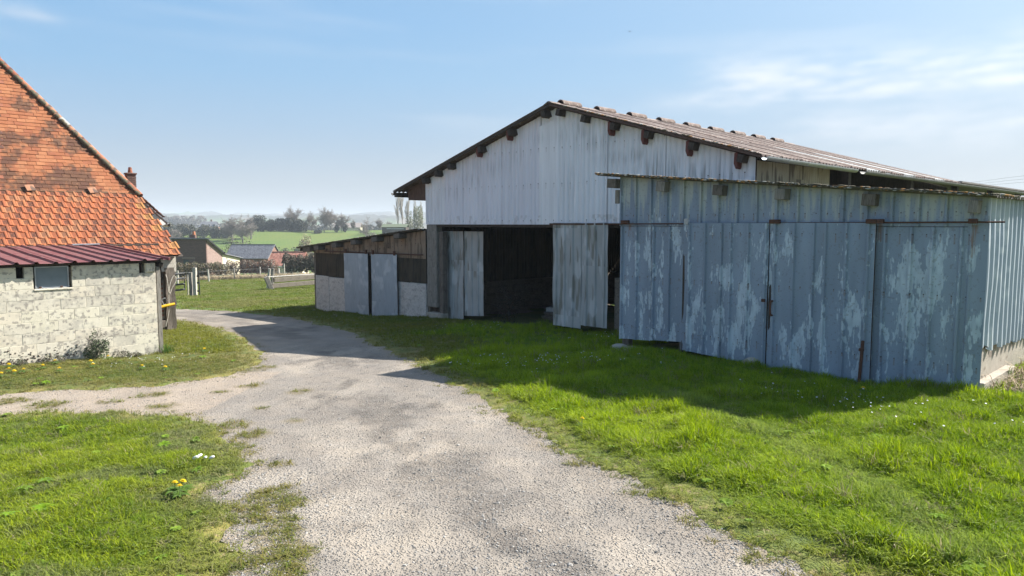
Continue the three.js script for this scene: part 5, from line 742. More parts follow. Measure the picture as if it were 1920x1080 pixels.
// dandelions, daisies
{
  const petal = mat({ color: [0.72, 0.52, 0.005], roughness: 0.8 }), R = rng(3);
  const head = (() => { const P = []; for (let k = 0; k < 3; k++) { const n = 14 - k * 3, r = 0.024 - k * 0.006; for (let i = 0; i < n; i++) { const g = new THREE.BoxGeometry(r, 0.0025, 0.0055); g.translate(r / 2, 0, 0); g.rotateZ(0.1 + k * 0.35); g.rotateY(i / n * 6.283 + k * 0.3); g.translate(0, k * 0.003, 0); P.push(g); } } return mergeGeometries(P); })();
  const leafRosette = rosette(4, 9, 0.12, 0.017), dandLeaf = bladeMat.clone(); dandLeaf.color.setRGB(0.09, 0.17, 0.012);
  const places = [[-9.82, -13.64, 'leftmost dandelion at the picture edge before the annex'], [-10.07, -14.21, 'dandelion right of the leftmost one, lower at the left edge'], [-9.86, -14.06, 'dandelion nearest the left edge in the upper pair'], [-9.7, -14.1, 'dandelion third from the left edge before the annex'], [-10.41, -14.7, 'dandelion below the small dark wall slot'], [-9.69, -14.67, 'dandelion below the annex window, left side'], [-9.8, -15.24, 'dandelion straight below the annex window'], [-8.96, -15.12, 'dandelion left of the wall shrub, close to the blocks'], [-8.56, -14.51, 'dandelion just in front of the wall shrub'], [-8.87, -15.62, 'dandelion right of the wall shrub beside the weeds'], [-8.8, -13.8, 'lone dandelion nearest the side track on the annex lawn'], [-7.63, -14.65, 'dandelion before the right half of the block wall'], [-6.98, -14.3, 'dandelion before the block wall right corner'], [-3.16, -6.56, 'left flower of the three dandelions beside the gravel'], [-3.1, -6.6, 'back flower of the three dandelions beside the gravel'], [-3.07, -6.46, 'front flower of the three dandelions beside the gravel'], [-7.41, -17.14, 'dandelion past the block wall corner near the track bend'], [5.19, -10.47, 'dandelion in front of the right end of the metal shed'], [0.87, -8.74, 'dandelion on the right verge of the gravel track']];
  for (const [x, z, l] of places) { const y = GY(x, z), hgt = z < -10 ? 0.1 : 0.13; const t = thing('dandelion', l, 'dandelion', [x, y, z], R() * 6, 'dandelions'); const f = mesh('flower_head', head, petal, t); f.position.y = hgt; f.rotation.set(0.25 * R(), 0, 0.25 * R()); f.scale.setScalar(z < -10 ? 1.6 : 1.25); { const lv = mesh('leaves', leafRosette, dandLeaf, t); lv.scale.setScalar(0.9 + 0.4 * R()); lv.position.y = 0.03; } mesh('stalk', new THREE.CylinderGeometry(0.003, 0.004, hgt, 5).translate(0, hgt / 2, 0), mat({ color: [0.14, 0.2, 0.06] }), t); }
  const dg = (() => { const P = []; for (let i = 0; i < 9; i++) { const g = new THREE.BoxGeometry(0.012, 0.002, 0.005); g.translate(0.008, 0, 0); g.rotateY(i / 9 * 6.283); P.push(g); } return mergeGeometries(P); })();
  const spots = [[-1.37, -20.4, 1.3], [0.31, -13.72, 0.8], [1.71, -17.61, 1.4], [4.67, -9.52, 0.5], [0.39, -13.09, 0.7], [-0.62, -13.85, 0.6], [1.12, -13.6, 0.8], [-8.4, -15.2, 0.9], [-7.4, -15.8, 0.9], [2.2, -13.2, 1.0], [4.3, -10.6, 0.9], [5.2, -8.8, 1.2], [-6, -25, 2.2], [-0.5, -22, 2.2]], m = new THREE.Matrix4(), L = [];
  for (const [x, z, r] of spots) for (let i = 0; i < 20; i++) { const a = R() * 6.283, q = r * Math.sqrt(R()); const px = x + Math.cos(a) * q, pz = z + Math.sin(a) * q; if (roadField(px, pz) < -0.05 && !built(px, pz)) L.push([px, pz]); }
  const im = new THREE.InstancedMesh(dg, mat({ color: [0.75, 0.74, 0.72], roughness: 0.8 }), L.length); L.forEach(([x, z], i) => { m.compose(new THREE.Vector3(x, GY(x, z) + (x > -2 ? 0.10 : 0.06) + R() * 0.05, z), new THREE.Quaternion().setFromEuler(new THREE.Euler(R() * 0.6 - 0.1, R() * 6, R() * 0.5)), new THREE.Vector3(1, 1, 1).multiplyScalar(0.5 + 0.45 * R())); im.setMatrixAt(i, m); }); im.name = 'daisies'; im.castShadow = true; tag(im, 'tiny white daisies scattered through the grass', 'daisies', undefined, 'stuff'); scene.add(im);
}
[[-3.4, -7.55, 0.035, 'front left of the four white pebbles in the grass'], [-3.4, -7.64, 0.03, 'back left of the four white pebbles in the grass'], [-3.31, -7.58, 0.024, 'third of the four white pebbles from the left'], [-3.24, -7.58, 0.028, 'rightmost of the four white pebbles in the grass']].forEach(([x, z, r, l], i) => { const g = new THREE.IcosahedronGeometry(r, 1); g.scale(1.2, 0.6, 0.8); g.rotateY(i); g.rotateZ(0.4); const p = tag(mesh('white_pebble', g, M.white), l, 'pebble', 'white pebbles'); p.position.set(x, GY(x, z) + 0.075, z); });

// ------------------------------------------------------------------ fence line, gate, timber crib
const groundAt = (x, z) => GY(x, z);
function postGeo(h, r, sd, sq = false) { const g = sq ? new THREE.BoxGeometry(r * 2, h, r * 2, 2, 6, 2) : new THREE.CylinderGeometry(r * 0.9, r, h, 8, 5), p = g.attributes.position; for (let i = 0; i < p.count; i++) { const y = p.getY(i); p.setX(i, p.getX(i) + (vn(y * 2 + sd, sd) - 0.5) * r * 0.6); p.setZ(i, p.getZ(i) + (vn(y * 2.3 + sd * 3, sd + 4) - 0.5) * r * 0.6); } g.translate(0, h / 2, 0); g.computeVertexNormals(); return planarUV(g, sd, sd); }
{
  const post = (x, z, h, r, l, m = M.woodGrey, lean = [0, 0], nm = 'fence_post', sq = false) => { const p = mesh(nm, postGeo(h + 0.15, r, x * 1.7, sq), m); p.position.set(x, groundAt(x, z) - 0.15, z); p.rotation.set(lean[0], 0, lean[1]); return tag(p, l, 'post', nm === 'fence_post' ? 'fence posts along the hedge' : undefined); };
  post(-19.15, -43.38, 1.72, 0.095, 'thick pale squared gate post beside the black gate', M.woodPale, [0, 0], 'gate_post', true);
  post(-19.42, -43.5, 1.45, 0.085, 'weathered grey gate post left of the pale one', M.woodGrey, [0, 0.02], 'gate_post', true);
  post(-19.98, -44.2, 1.32, 0.04, 'thin white stake left of the gate posts', M.woodPale, [0, -0.02], 'stake');
  post(-30.68, -65.93, 1.25, 0.1, 'fence post seen between the gate bars', M.woodPale);
  post(-29.54, -69.98, 1.25, 0.09, 'leaning pale fence post right of the gate', M.woodPale, [0, 0.05]);
  post(-28.9, -74.95, 1.2, 0.08, 'fence post in front of the twiggy grey hedge', M.woodGrey, [0, 0.1]);
  post(-27.28, -78.0, 1.25, 0.09, 'fence post below the red tiled roof', M.woodPale, [0, 0.06]);
  post(-25.2, -77.6, 1.0, 0.12, 'squat fence post behind the timber crib', M.woodPale);
  post(-26.6, -84.0, 1.5, 0.09, 'tall strainer post near the dark shrub', M.woodPale);
  { const b = mesh('fence_brace', planarUV(new THREE.CylinderGeometry(0.06, 0.07, 1.9, 7)), M.woodPale); b.position.set(-27.3, groundAt(-27, -84) + 0.6, -84); b.rotation.z = -0.75; tag(b, 'diagonal brace leaning on the strainer post', 'brace'); }
  post(-17.22, -50.5, 1.45, 0.1, 'thin leaning post left of the timber crib', M.woodPale, [0.05, -0.13], 'crib_post');
  post(-17.25, -51.6, 1.4, 0.12, 'upright post touching the left end of the timber crib', M.woodGrey, [0, -0.06], 'crib_post');
  // wires
  const runs = [[[-33, -62], [-30.68, -65.93], [-29.54, -69.98], [-28.9, -74.95], [-27.28, -78], [-25.2, -77.6]]];
  for (const [k, l] of [[1.05, 'upper fence wire running along the hedge'], [0.6, 'lower fence wire running along the hedge']]) tag(mesh('fence_wire', tube(runs[0].map(([x, z]) => [x, groundAt(x, z) + k, z]), 0.012, 4, 30), M.zincDull), l, 'wire');
  // gate
  const gt = thing('metal_gate', 'black five-bar metal gate standing open beside the pale post', 'gate', [-19.0, groundAt(-19, -43.3), -43.2]);
  const dx = -2.6, dz = 4.4; // the leaf swings towards the yard
  for (const y of [0.35, 0.68, 1.02, 1.32]) mesh('bar', tube([[-0.9, y + 0.02, -0.4], [dx, y - 0.02, dz]], 0.055, 6), M.black, gt);
  mesh('stile', tube([[0.18, 0.02, 0.0], [0.15, 1.5, 0.0]], 0.035, 6), M.black, gt); for (const y of [0.3, 0.8, 1.2]) mesh('hinge', boxAt(0.16, 0.1, 0.08, 0.12, y, 0, 0.01), M.black, gt);
  mesh('stile', tube([[-0.9, 0.3, -0.4], [-0.9, 1.35, -0.4]], 0.03, 6), M.black, gt); mesh('stile', tube([[dx, 0.3, dz], [dx, 1.32, dz]], 0.03, 6), M.black, gt);
  // crib of heavy timbers
  const y0 = groundAt(-15, -48.4), cr = thing('timber_crib', 'low crib of weathered grey timbers beside the lean-to', 'timber crib', [-15.2, y0 - 0.04, -49.9], 0.77);
  M.sleeper = mat({ map: woodTex([0.16, 0.13, 0.1], [0.3, 0.26, 0.21], [0.07, 0.055, 0.045]), bumpMap: grainBump, bumpScale: 0.012 }); const M1 = M.woodGrey, M2 = M.woodPale; mesh('timber', beam([-1.55, 0.28, 0], [2.4, 0.36, 0], 0.22, 0.3, 0.02), M.sleeper, cr); mesh('timber', beam([-1.45, 0.66, 0.02], [2.4, 0.74, 0.02], 0.22, 0.3, 0.02), M.sleeper, cr); mesh('top_board', beam([-1.9, 0.9, -0.1], [2.4, 0.92, -0.1], 0.4, 0.05, 0.01), M2, cr); mesh('raking_post', beam([-1.62, 0.0, 0.08], [-1.98, 0.9, 0.0], 0.26, 0.3, 0.02), M1, cr);
}
// ------------------------------------------------------------------ hedges and shrubs of the middle distance
const at = (px, d) => (px - 960) / 1350 * d;   // metres right of the axis for a direction and a distance
{
  const hedge = (name, l, cat, x0, z0, x1, z1, h, w, n, sz, tones, twig, sd) => { const mx = (x0 + x1) / 2, mz = (z0 + z1) / 2, t = thing(name, l, cat, [mx, groundAt(mx, mz), mz]), R = rng(sd), lumps = [], tw = []; const k = Math.ceil(Math.hypot(x1 - x0, z1 - z0) / 0.8);
    for (let i = 0; i < k; i++) { const f = (i + 0.5) / k, x = lerp(x0, x1, f), z = lerp(z0, z1, f), y = groundAt(x, z) - groundAt(mx, mz), hh = h * (0.9 + 0.2 * R()); lumps.push([x - mx, y + hh * 0.58, z - mz, 0.62, hh * 0.42, w]); const [a, b] = branches(sd * 50 + i, hh, { r0: 0.04, thin: 0.012, levels: 3, spread: 0.55, up: 0.5 }); for (const g of [a, b]) tw.push(g.translate(x - mx, y - 0.05, z - mz + (R() - 0.5) * w)); }
    mesh('stems', mergeGeometries(tw), twig, t); mesh('foliage', leafCloud(sd + 1, lumps, n, sz, tones), leafMat, t); };
  hedge('hedge', 'clipped brown and green hedge behind the fence at the left', 'hedge', at(318, 76), -74, at(420, 76), -77, 1.9, 0.5, 9000, 0.06, [[0.17, 0.13, 0.06], [0.12, 0.13, 0.05], [0.22, 0.15, 0.09], [0.09, 0.1, 0.04]], M.twig, 61);
  hedge('hedge', 'bare twiggy hedge with reddish leaves right of the cream wall', 'hedge', at(424, 79), -79, at(512, 79), -80, 2.0, 0.5, 3600, 0.07, [[0.24, 0.11, 0.06], [0.2, 0.14, 0.1], [0.14, 0.1, 0.07]], M.twigPale, 64);
  hedge('hedge', 'dark scrubby bushes behind the timber crib', 'bushes', at(522, 84), -86, at(600, 84), -88, 2.6, 0.8, 8000, 0.09, [[0.07, 0.075, 0.04], [0.11, 0.09, 0.06], [0.05, 0.055, 0.03], [0.15, 0.1, 0.07]], M.twig, 67);
  // pale dead grass under the hedge
  const R = rng(69), L = []; for (let i = 0; i < 900; i++) { const x = at(325 + 250 * R(), 77), z = -73 - 5 * R() - (x + 36) * 0.25; L.push([x, z]); } const im = new THREE.InstancedMesh(tuft(70, 26, 0.5, 0.22, 0.022, 0.7), mat({}), L.length), m = new THREE.Matrix4(), c = new THREE.Color(); L.forEach(([x, z], i) => { const s = 0.7 + 0.8 * R(); m.compose(new THREE.Vector3(x, groundAt(x, z), z), new THREE.Quaternion(), new THREE.Vector3(1, s, 1)); im.setMatrixAt(i, m); const b = 0.7 + 0.6 * R(); im.setColorAt(i, c.setRGB(0.34 * b, 0.27 * b, 0.17 * b)); }); im.name = 'dead_grass'; tag(im, 'pale dead grass stems along the foot of the hedge', 'dead grass', undefined, 'stuff'); scene.add(im);
}
// ------------------------------------------------------------------ neighbouring houses
{
  const brick = (a, b, mor) => mat({ map: sized(tex(512, 512, (u, v) => { const ry = Math.floor(v * 32), fx = md(u * 9 + (ry % 2) * 0.5, 1), fy = md(v * 32, 1), id = hash(Math.floor(u * 9 + (ry % 2) * 0.5), ry); const j = fx < 0.05 || fy < 0.16; return j ? mor : mixc(a, b, id).map(q => q * (0.85 + 0.3 * hash(u * 512, v * 512))); }), 2.1), bumpMap: grainBump, bumpScale: 0.01 });
  const shadedBrick = brick([0.085, 0.045, 0.035], [0.17, 0.085, 0.065], [0.12, 0.1, 0.09]), sunlitBrick = brick([0.17, 0.1, 0.085], [0.29, 0.185, 0.16], [0.28, 0.25, 0.22]), rdBrick = brick([0.17, 0.08, 0.06], [0.25, 0.12, 0.09], [0.22, 0.18, 0.15]);  // first two are one brick, coloured as in shade and as in sun
  const slate = mat({ map: sized(tex(256, 256, (u, v) => { const ry = Math.floor(v * 16), id = hash(Math.floor(u * 16 + (ry % 2) * 0.5), ry + 9); return mixc([0.10, 0.10, 0.115], [0.2, 0.2, 0.215], id).map(q => q * (md(v * 16, 1) < 0.12 ? 0.55 : 1) * (0.8 + 0.4 * fbm(u * 8, v * 8, 3, 8))); }), 3.2), roughness: 0.7 });
  const redTile = mat({ map: sized(tex(256, 256, (u, v) => { const ry = Math.floor(v * 12), id = hash(Math.floor(u * 14 + (ry % 2) * 0.5), ry + 5); return mixc([0.24, 0.09, 0.06], [0.4, 0.19, 0.14], id).map(q => q * (md(v * 12, 1) < 0.15 ? 0.6 : 1) * (0.75 + 0.5 * fbm(u * 6, v * 6, 3, 6))); }), 3), roughness: 0.9 });
  const cream = mat({ color: [0.62, 0.56, 0.42], bumpMap: grainBump, bumpScale: 0.006 }), pane = mat({ color: [0.05, 0.06, 0.07], roughness: 0.15 }), whiteP = M.white;
  const poly = (name, pts, m, par, th = 0.15, axis = 'z') => { const s = new THREE.Shape(pts.map(q => new THREE.Vector2(...q))); let g = new THREE.ExtrudeGeometry(s, { depth: th, bevelEnabled: false }); if (axis === 'x') g.rotateY(-Math.PI / 2); return mesh(name, planarUV(g), m, par); };
  // brick house: tall front in shade-toned brick, side in sunlit-toned brick, roof falling away to the right rear
  const X1 = at(387, 95), gy = -5.4, h = thing('brick_house', 'brick house, front toned as if shaded, with falling roof line and terracotta chimney behind the hedge', 'house', [X1, gy, -95]); const HT = 0.72 - gy, HE = -1.55 - gy, HL = -2.4 - gy;
  mesh('front_wall', span(-8.5, 0, 0, HT - 0.05, -0.3, 0, 0.01), shadedBrick, h);
  mesh('side_wall', (() => { const s = new THREE.Shape([[0, 0], [5.3, 0], [5.3, HE], [0.02, HT - 0.08]].map(q => new THREE.Vector2(...q))); const g = new THREE.ExtrudeGeometry(s, { depth: 0.28, bevelEnabled: false }); g.rotateY(Math.PI / 2); g.translate(-0.285, 0, -0.01); return planarUV(g); })(), sunlitBrick, h);
  mesh('cream_wall', (() => { const s = new THREE.Shape([[5.31, 0], [11.6, 0], [11.6, HL - 0.1], [5.31, HE - 0.1]].map(q => new THREE.Vector2(...q))); const g = new THREE.ExtrudeGeometry(s, { depth: 0.25, bevelEnabled: false }); g.rotateY(Math.PI / 2); g.translate(-0.26, 0, 0); return planarUV(g); })(), cream, h);
  mesh('roof', beam([-4.2, HT, 0.25], [-4.2, HE + 0.06, -5.5], 9.1, 0.14, 0.02), slate, h); mesh('lower_roof', beam([-4.2, HE + 0.0, -5.35], [-4.2, HL - 0.02, -11.9], 9.2, 0.12, 0.02), slate, h);
  mesh('verge_board', beam([0.36, HT - 0.08, 0.2], [0.36, HE - 0.02, -5.5], 0.04, 0.2, 0.005), M.black, h); mesh('eave_bracket', beam([0.2, HT - 0.95, -1.6], [0.5, HT - 0.95, -1.6], 0.14, 0.14), M.black, h); mesh('eave_bracket', beam([0.2, HE + 0.2, -5.0], [0.5, HE + 0.2, -5.0], 0.14, 0.2), M.black, h);
  const ch = new THREE.Group(); ch.name = 'chimney'; h.add(ch); mesh('stack', boxAt(0.7, 0.5, 0.5, -1.9, HT + 0.2, -0.6, 0.02), shadedBrick, ch); mesh('chimney_pot', new THREE.CylinderGeometry(0.17, 0.2, 0.5, 10).translate(-1.8, HT + 0.65, -0.6), mat({ color: [0.42, 0.16, 0.08] }), ch);
  const wn = new THREE.Group(); wn.name = 'window'; h.add(wn); mesh('lintel', boxAt(1.7, 0.22, 0.1, -2.35, HT - 2.6, 0.04, 0.01), mat({ color: [0.22, 0.15, 0.12] }), wn); mesh('shutter', boxAt(0.75, 1.3, 0.06, -1.9, HT - 3.4, 0.03, 0.01), mat({ color: [0.12, 0.08, 0.07] }), wn); mesh('pane', boxAt(0.7, 1.2, 0.04, -2.7, HT - 3.4, 0.015, 0.005), pane, wn);
  const dr = new THREE.Group(); dr.name = 'door'; h.add(dr); mesh('door_leaf', boxAt(0.06, 2.1, 0.9, 0.01, HE - 1.8, -6.1, 0.01), whiteP, dr); mesh('frame', boxAt(0.08, 2.3, 0.14, 0.01, HE - 1.75, -6.75, 0.01), M.woodDark, dr);
  // slate-roofed barn
  const X2 = at(462, 125), g2 = -7.2, s2 = thing('slate_roofed_house', 'brick outbuilding with weathered grey slate roof beyond the brick house', 'house', [X2, g2, -125], -0.12); const e2 = -3.35 - g2, r2 = -1.05 - g2;
  mesh('wall', span(-3.7, 3.9, 0, e2, -5, 0, 0.02), rdBrick, s2); mesh('roof_slope', beam([0.05, e2 - 0.05, 0.35], [0.05, r2, -2.6], 8.1, 0.12, 0.02), slate, s2); mesh('roof_slope', beam([0.05, r2, -2.6], [0.05, e2, -5.4], 8.1, 0.12, 0.02), slate, s2); mesh('ridge', beam([-4, r2 + 0.06, -2.6], [4.1, r2 + 0.06, -2.6], 0.24, 0.1), M.zincDull, s2); for (const s of [-3.7, 3.9]) poly('gable', [[-5, e2 - 0.1], [0, e2 - 0.1], [-2.55, r2 - 0.12]].map(([a, b]) => [a, b]), rdBrick, s2, 0.2, 'x').position.set(s, 0, 0);
  // red-roofed house
  const X3 = at(535, 110), g3 = -6.4, s3 = thing('red_roofed_house', 'low house with faded red tiled roof behind the shrubs', 'house', [X3, g3, -110], 0.05); const e3 = -3.75 - g3, r3 = -1.8 - g3;
  mesh('wall', span(-2.5, 2.5, 0, e3, -4.5, 0, 0.02), cream, s3); mesh('roof_slope', beam([0, e3 - 0.05, 0.35], [0, r3, -2.3], 5.3, 0.12, 0.02), redTile, s3); mesh('roof_slope', beam([0, r3, -2.3], [0, e3, -4.9], 5.3, 0.12, 0.02), redTile, s3); mesh('ridge', beam([-2.65, r3 + 0.07, -2.3], [2.65, r3 + 0.07, -2.3], 0.26, 0.12), redTile, s3); mesh('gutter', beam([-2.65, e3 - 0.12, 0.45], [2.65, e3 - 0.12, 0.45], 0.1, 0.1), whiteP, s3); { const w = new THREE.Group(); w.name = 'window'; s3.add(w); mesh('pane', boxAt(0.8, 1, 0.05, 0.6, e3 - 1.3, 0.03), pane, w); mesh('frame', boxAt(0.95, 1.15, 0.04, 0.6, e3 - 1.3, 0.015), whiteP, w); }
  // country house far off on the left
  const d4 = 430, X4 = at(393, d4), y4 = groundAt(X4, -d4), s4 = thing('country_house', 'distant brick house with long slate roof and dormers among trees', 'house', [X4, y4, -d4], 0.25); const e4 = 2.6 - (426 - 420) / 1350 * d4 - y4 + 0.2, r4 = e4 + 3.3;
  mesh('wall', span(-5.4, 5.4, 0, e4, -7, 0, 0.03), rdBrick, s4); poly('roof_slope', [[-5.8, 0], [5.8, 0], [4.4, 4.4], [-4.0, 4.4]], slate, s4, 0.2).applyMatrix4(new THREE.Matrix4().makeTranslation(0, e4 - 0.1, 0.4).multiply(new THREE.Matrix4().makeRotationX(-0.76))); poly('roof_slope', [[-5.8, 0], [5.8, 0], [4.4, 4.4], [-4.0, 4.4]], slate, s4, 0.2).applyMatrix4(new THREE.Matrix4().makeTranslation(0, e4 - 0.1, -7.4).multiply(new THREE.Matrix4().makeRotationX(0.76)));
  for (const x of [-2.6, 0.4, 3.2]) { const w = new THREE.Group(); w.name = 'dormer'; s4.add(w); mesh('dormer_wall', boxAt(1.1, 1.5, 1.6, x, e4 + 0.9, -0.6, 0.02), slate, w); mesh('pane', boxAt(0.7, 1.0, 0.06, x, e4 + 0.85, 0.24, 0.01), pane, w); } for (const x of [-4, -1.6, 1.4, 4]) { const w = new THREE.Group(); w.name = 'window'; s4.add(w); mesh('pane', boxAt(0.9, 1.6, 0.06, x, e4 - 1.4, 0.04, 0.01), pane, w); mesh('frame', boxAt(1.1, 1.8, 0.04, x, e4 - 1.4, 0.02, 0.01), whiteP, w); } mesh('chimney', boxAt(0.9, 1.6, 0.9, 1.2, r4 + 0.3, -3.5, 0.03), rdBrick, s4); mesh('end_gable', span(-5.2, 5.2, e4 - 0.2, e4 + 1.2, -5.5, -1.5, 0.02), slate, s4);
  // far barn with mossy roof by the poplars, pale shed behind the tree row
  const d5 = 290, X5 = at(738, d5), y5 = groundAt(X5, -d5), b5 = thing('far_barn', 'distant dark barn with mossy green roof near the poplars', 'barn', [X5, y5, -d5], -0.1); const e5 = 2.6 - 6 / 1350 * d5 - y5; const mossR = mat({ color: [0.12, 0.145, 0.085] });
  mesh('wall', span(-4.6, 5.2, 0, e5, -5, 0, 0.03), M.woodDark, b5); mesh('roof_slope', beam([0.3, e5, 0.4], [0.3, e5 + 1.2, -2.6], 10.4, 0.15), mossR, b5); mesh('roof_slope', beam([0.3, e5 + 1.2, -2.6], [0.3, e5, -5.5], 10.4, 0.15), mossR, b5); mesh('white_band', boxAt(7, 0.2, 0.05, 0.8, e5 - 0.6, 0.04), whiteP, b5);
  const d6 = 300, X6 = at(655, 380), b6 = thing('pale_barn', 'long pale roofed barn behind the tree row', 'barn', [X6, groundAt(X6, -380), -380]); const r6 = 2.6 + 2 / 1350 * 380 - groundAt(X6, -380); mesh('wall', span(-8, 6, 0, r6 - 2.4, -6, 0, 0.03), cream, b6); mesh('roof_slope', beam([-1, r6 - 2.5, 0.5], [-1, r6, -3], 14.6, 0.2), mat({ color: [0.33, 0.28, 0.25] }), b6); mesh('roof_slope', beam([-1, r6, -3], [-1, r6 - 2.5, -6.5], 14.6, 0.2), mat({ color: [0.33, 0.28, 0.25] }), b6);
}
// ------------------------------------------------------------------ trees beyond
{
  const place = (px, d) => { const x = at(px, d), z = -d; return [x, groundAt(x, z), z]; };
  const bare = (px, d, hpx, l, sd, o = {}) => { const [x, y, z] = place(px, d), h = hpx / 1350 * d * 1.12, t = thing('bare_tree', l, 'tree', [x, y - 0.3, z], 0, o.group ?? 'bare trees on the hillside'); const [a, b] = branches(sd, h, { thin: d * 0.00006, levels: 5, r0: h * 0.016, ...o }); mesh('trunk', a, o.bark ?? M.bark, t); mesh('crown', b, o.twig ?? M.twig, t); return t; };
  bare(549, 332, 46, 'leftmost tall bare tree rising above the dark hillside hedge', 501, { first: 0.28 });
  bare(586, 335, 37, 'bare tree just right of the small dark ivy clump', 502);
  bare(609, 330, 47, 'tallest bare tree at the middle of the hillside row', 503, { first: 0.26 });
  bare(622, 345, 38, 'bare tree close behind the tallest one', 504);
  bare(642, 333, 36, 'bare tree with ivy at its foot right of the tallest', 505, { spread: 0.85 });
  bare(688, 300, 42, 'broad spreading bare tree standing alone left of the poplars', 506, { spread: 1.0, up: 0.12, first: 0.2, levels: 4 });
  bare(712, 350, 22, 'small hazy bare tree between the broad tree and the far barn', 507);
  bare(664, 345, 20, 'small bare tree beside the pale barn', 508);
  bare(730, 330, 20, 'small bare tree behind the far barn', 509);
  bare(437, 290, 48, 'round grey bare tree left of the dark hedge', 510, { first: 0.16, spread: 0.9, levels: 5 }); bare(456, 285, 50, 'second grey bare tree against the dark hedge', 511, { first: 0.16, spread: 0.9, levels: 5 }); bare(472, 300, 44, 'third grey bare tree touching the dark hedge', 512, { first: 0.16, spread: 0.9, levels: 5 });
  bare(305, 260, 38, 'bare tree nearest the tiled barn roof edge', 513, { first: 0.18, spread: 0.9, levels: 5 }); bare(326, 265, 36, 'bare tree above the brick house left end', 514, { first: 0.18, levels: 5 }); bare(425, 170, 32, 'pale bare shrub tree above the brick house roof slope', 515, { first: 0.14, spread: 0.9, levels: 5, twig: M.twigPale }); bare(458, 180, 34, 'olive bare tree over the slate roof', 516, { first: 0.14, spread: 1, levels: 5, twig: M.twigPale }); bare(408, 200, 26, 'low bare tree behind the terracotta chimney', 517, { first: 0.15, spread: 1, levels: 5 });
  // poplars: narrow, steep branches
  [[748, 320, 66, 'leftmost tall bare poplar beside the barn eave'], [756, 325, 70, 'second bare poplar from the left'], [765, 318, 68, 'third bare poplar from the left'], [776, 322, 60, 'fourth bare poplar half behind the barn corner'], [790, 315, 60, 'rightmost bare poplar against the barn corner']].forEach(([px, d, h, l], i) => bare(px, d, h, l, 530 + i, { spread: 0.3, up: 1.0, first: 0.3, shrink: 0.62, levels: 4, r0: 0.14, crooked: 0.1, twig: M.twigPale, group: 'poplars' }));
  const bush = (name, px, d, wpx, top, base, l, tones, sd, n = 1500, sz = 0.3, grp) => { const [x, y, z] = place(px, d), w = wpx / 1350 * d / 2, yt = 2.6 + (420 - top) / 1350 * d - y, t = thing(name, l, name.includes('tree') ? 'tree' : 'bush', [x, y, z], 0, grp), R = rng(sd), lumps = []; for (let i = 0; i < 7; i++) { const a = R() * 6.28, q = 0.62 * w * Math.sqrt(R()), hh = yt * (0.3 + 0.42 * R()); lumps.push([Math.cos(a) * q, hh, Math.sin(a) * q, w * (0.4 + 0.25 * R()), Math.min(yt - hh, yt * 0.42), w * 0.5]); } lumps.push([0, yt * 0.4, 0, w * 0.9, yt * 0.4, w * 0.8], [w * 0.1, yt * 0.62, 0, w * 0.5, yt * 0.38, w * 0.5]); mesh('crown', leafCloud(sd, lumps, n, sz, tones), leafMat, t); const [a] = branches(sd, yt * 0.7, { levels: 1 }); mesh('trunk', a, M.bark, t); };
  const dark = [[0.022, 0.034, 0.016], [0.034, 0.045, 0.02], [0.05, 0.05, 0.028], [0.03, 0.036, 0.02]], mid = [[0.055, 0.065, 0.032], [0.08, 0.075, 0.045], [0.04, 0.055, 0.024]], buff = [[0.26, 0.19, 0.11], [0.2, 0.16, 0.09], [0.31, 0.24, 0.14]], olive = [[0.11, 0.105, 0.06], [0.14, 0.12, 0.08], [0.08, 0.085, 0.045]], lime = [[0.19, 0.21, 0.1], [0.16, 0.17, 0.085], [0.23, 0.22, 0.13]];
  [[462, 24, 416, 'leftmost dark evergreen of the hillside hedge'], [486, 32, 403, 'tall dark evergreen in the left half of the hillside hedge'], [506, 28, 411, 'dark evergreen right of the tall one in the hedge'], [526, 28, 409, 'dark evergreen in the middle of the hillside hedge'], [546, 28, 408, 'dark evergreen at the foot of the leftmost tall bare tree'], [563, 26, 411, 'last dark evergreen at the right end of the hedge']].forEach(([px, w, top, l], i) => bush('evergreen_tree', px, 330, w, top, 440, l, i % 2 ? dark : [...dark, ...mid], 600 + i, 2400, 0.34, 'dark hillside hedge'));
  bush('ivy_clump', 575, 332, 9, 414, 432, 'small dark ivy covered stump between two bare trees', dark, 610, 700, 0.25); bush('low_bush', 597, 325, 18, 431, 438, 'low dark bush on the grass below the bare trees', dark, 611, 700, 0.25); bush('low_bush', 648, 333, 10, 419, 432, 'dark ivy bush at the foot of a bare tree', dark, 612, 700, 0.25); bush('low_bush', 632, 333, 12, 421, 432, 'dark bush between the tallest bare tree and the ivy bush', dark, 613, 700, 0.25);
  [[318, 30, 416], [342, 28, 419], [362, 26, 421], [383, 24, 421], [404, 26, 423], [424, 26, 424]].forEach(([px, w, top], i) => bush('low_bush', px, 300, w, top, 445, ['first', 'second', 'third', 'fourth', 'fifth', 'sixth'][i] + ' bush from the left in the row under the country house', [...mid, ...olive], 620 + i, 1500, 0.3, 'bush row under the country house'));
  bush('budding_tree', 573, 225, 32, 436, 462, 'pale buff budding tree on the green slope', buff, 630, 1600, 0.22); bush('budding_tree', 785, 300, 24, 384, 430, 'yellow green budding tree beside the poplars', lime, 631, 1700, 0.26); bush('budding_tree', 770, 305, 16, 395, 430, 'smaller budding tree left of the barn corner', lime, 632, 900, 0.26);
  [[515, 22], [536, 26], [557, 24], [578, 24]].forEach(([px, w], i) => bush('low_bush', px, 232, w, 462 + (i % 2) * 2, 474, ['first', 'second', 'third', 'last'][i] + ' dark bush from the left in the hedge above the red roof', dark, 640 + i, 900, 0.22, 'hedge above the red roof'));
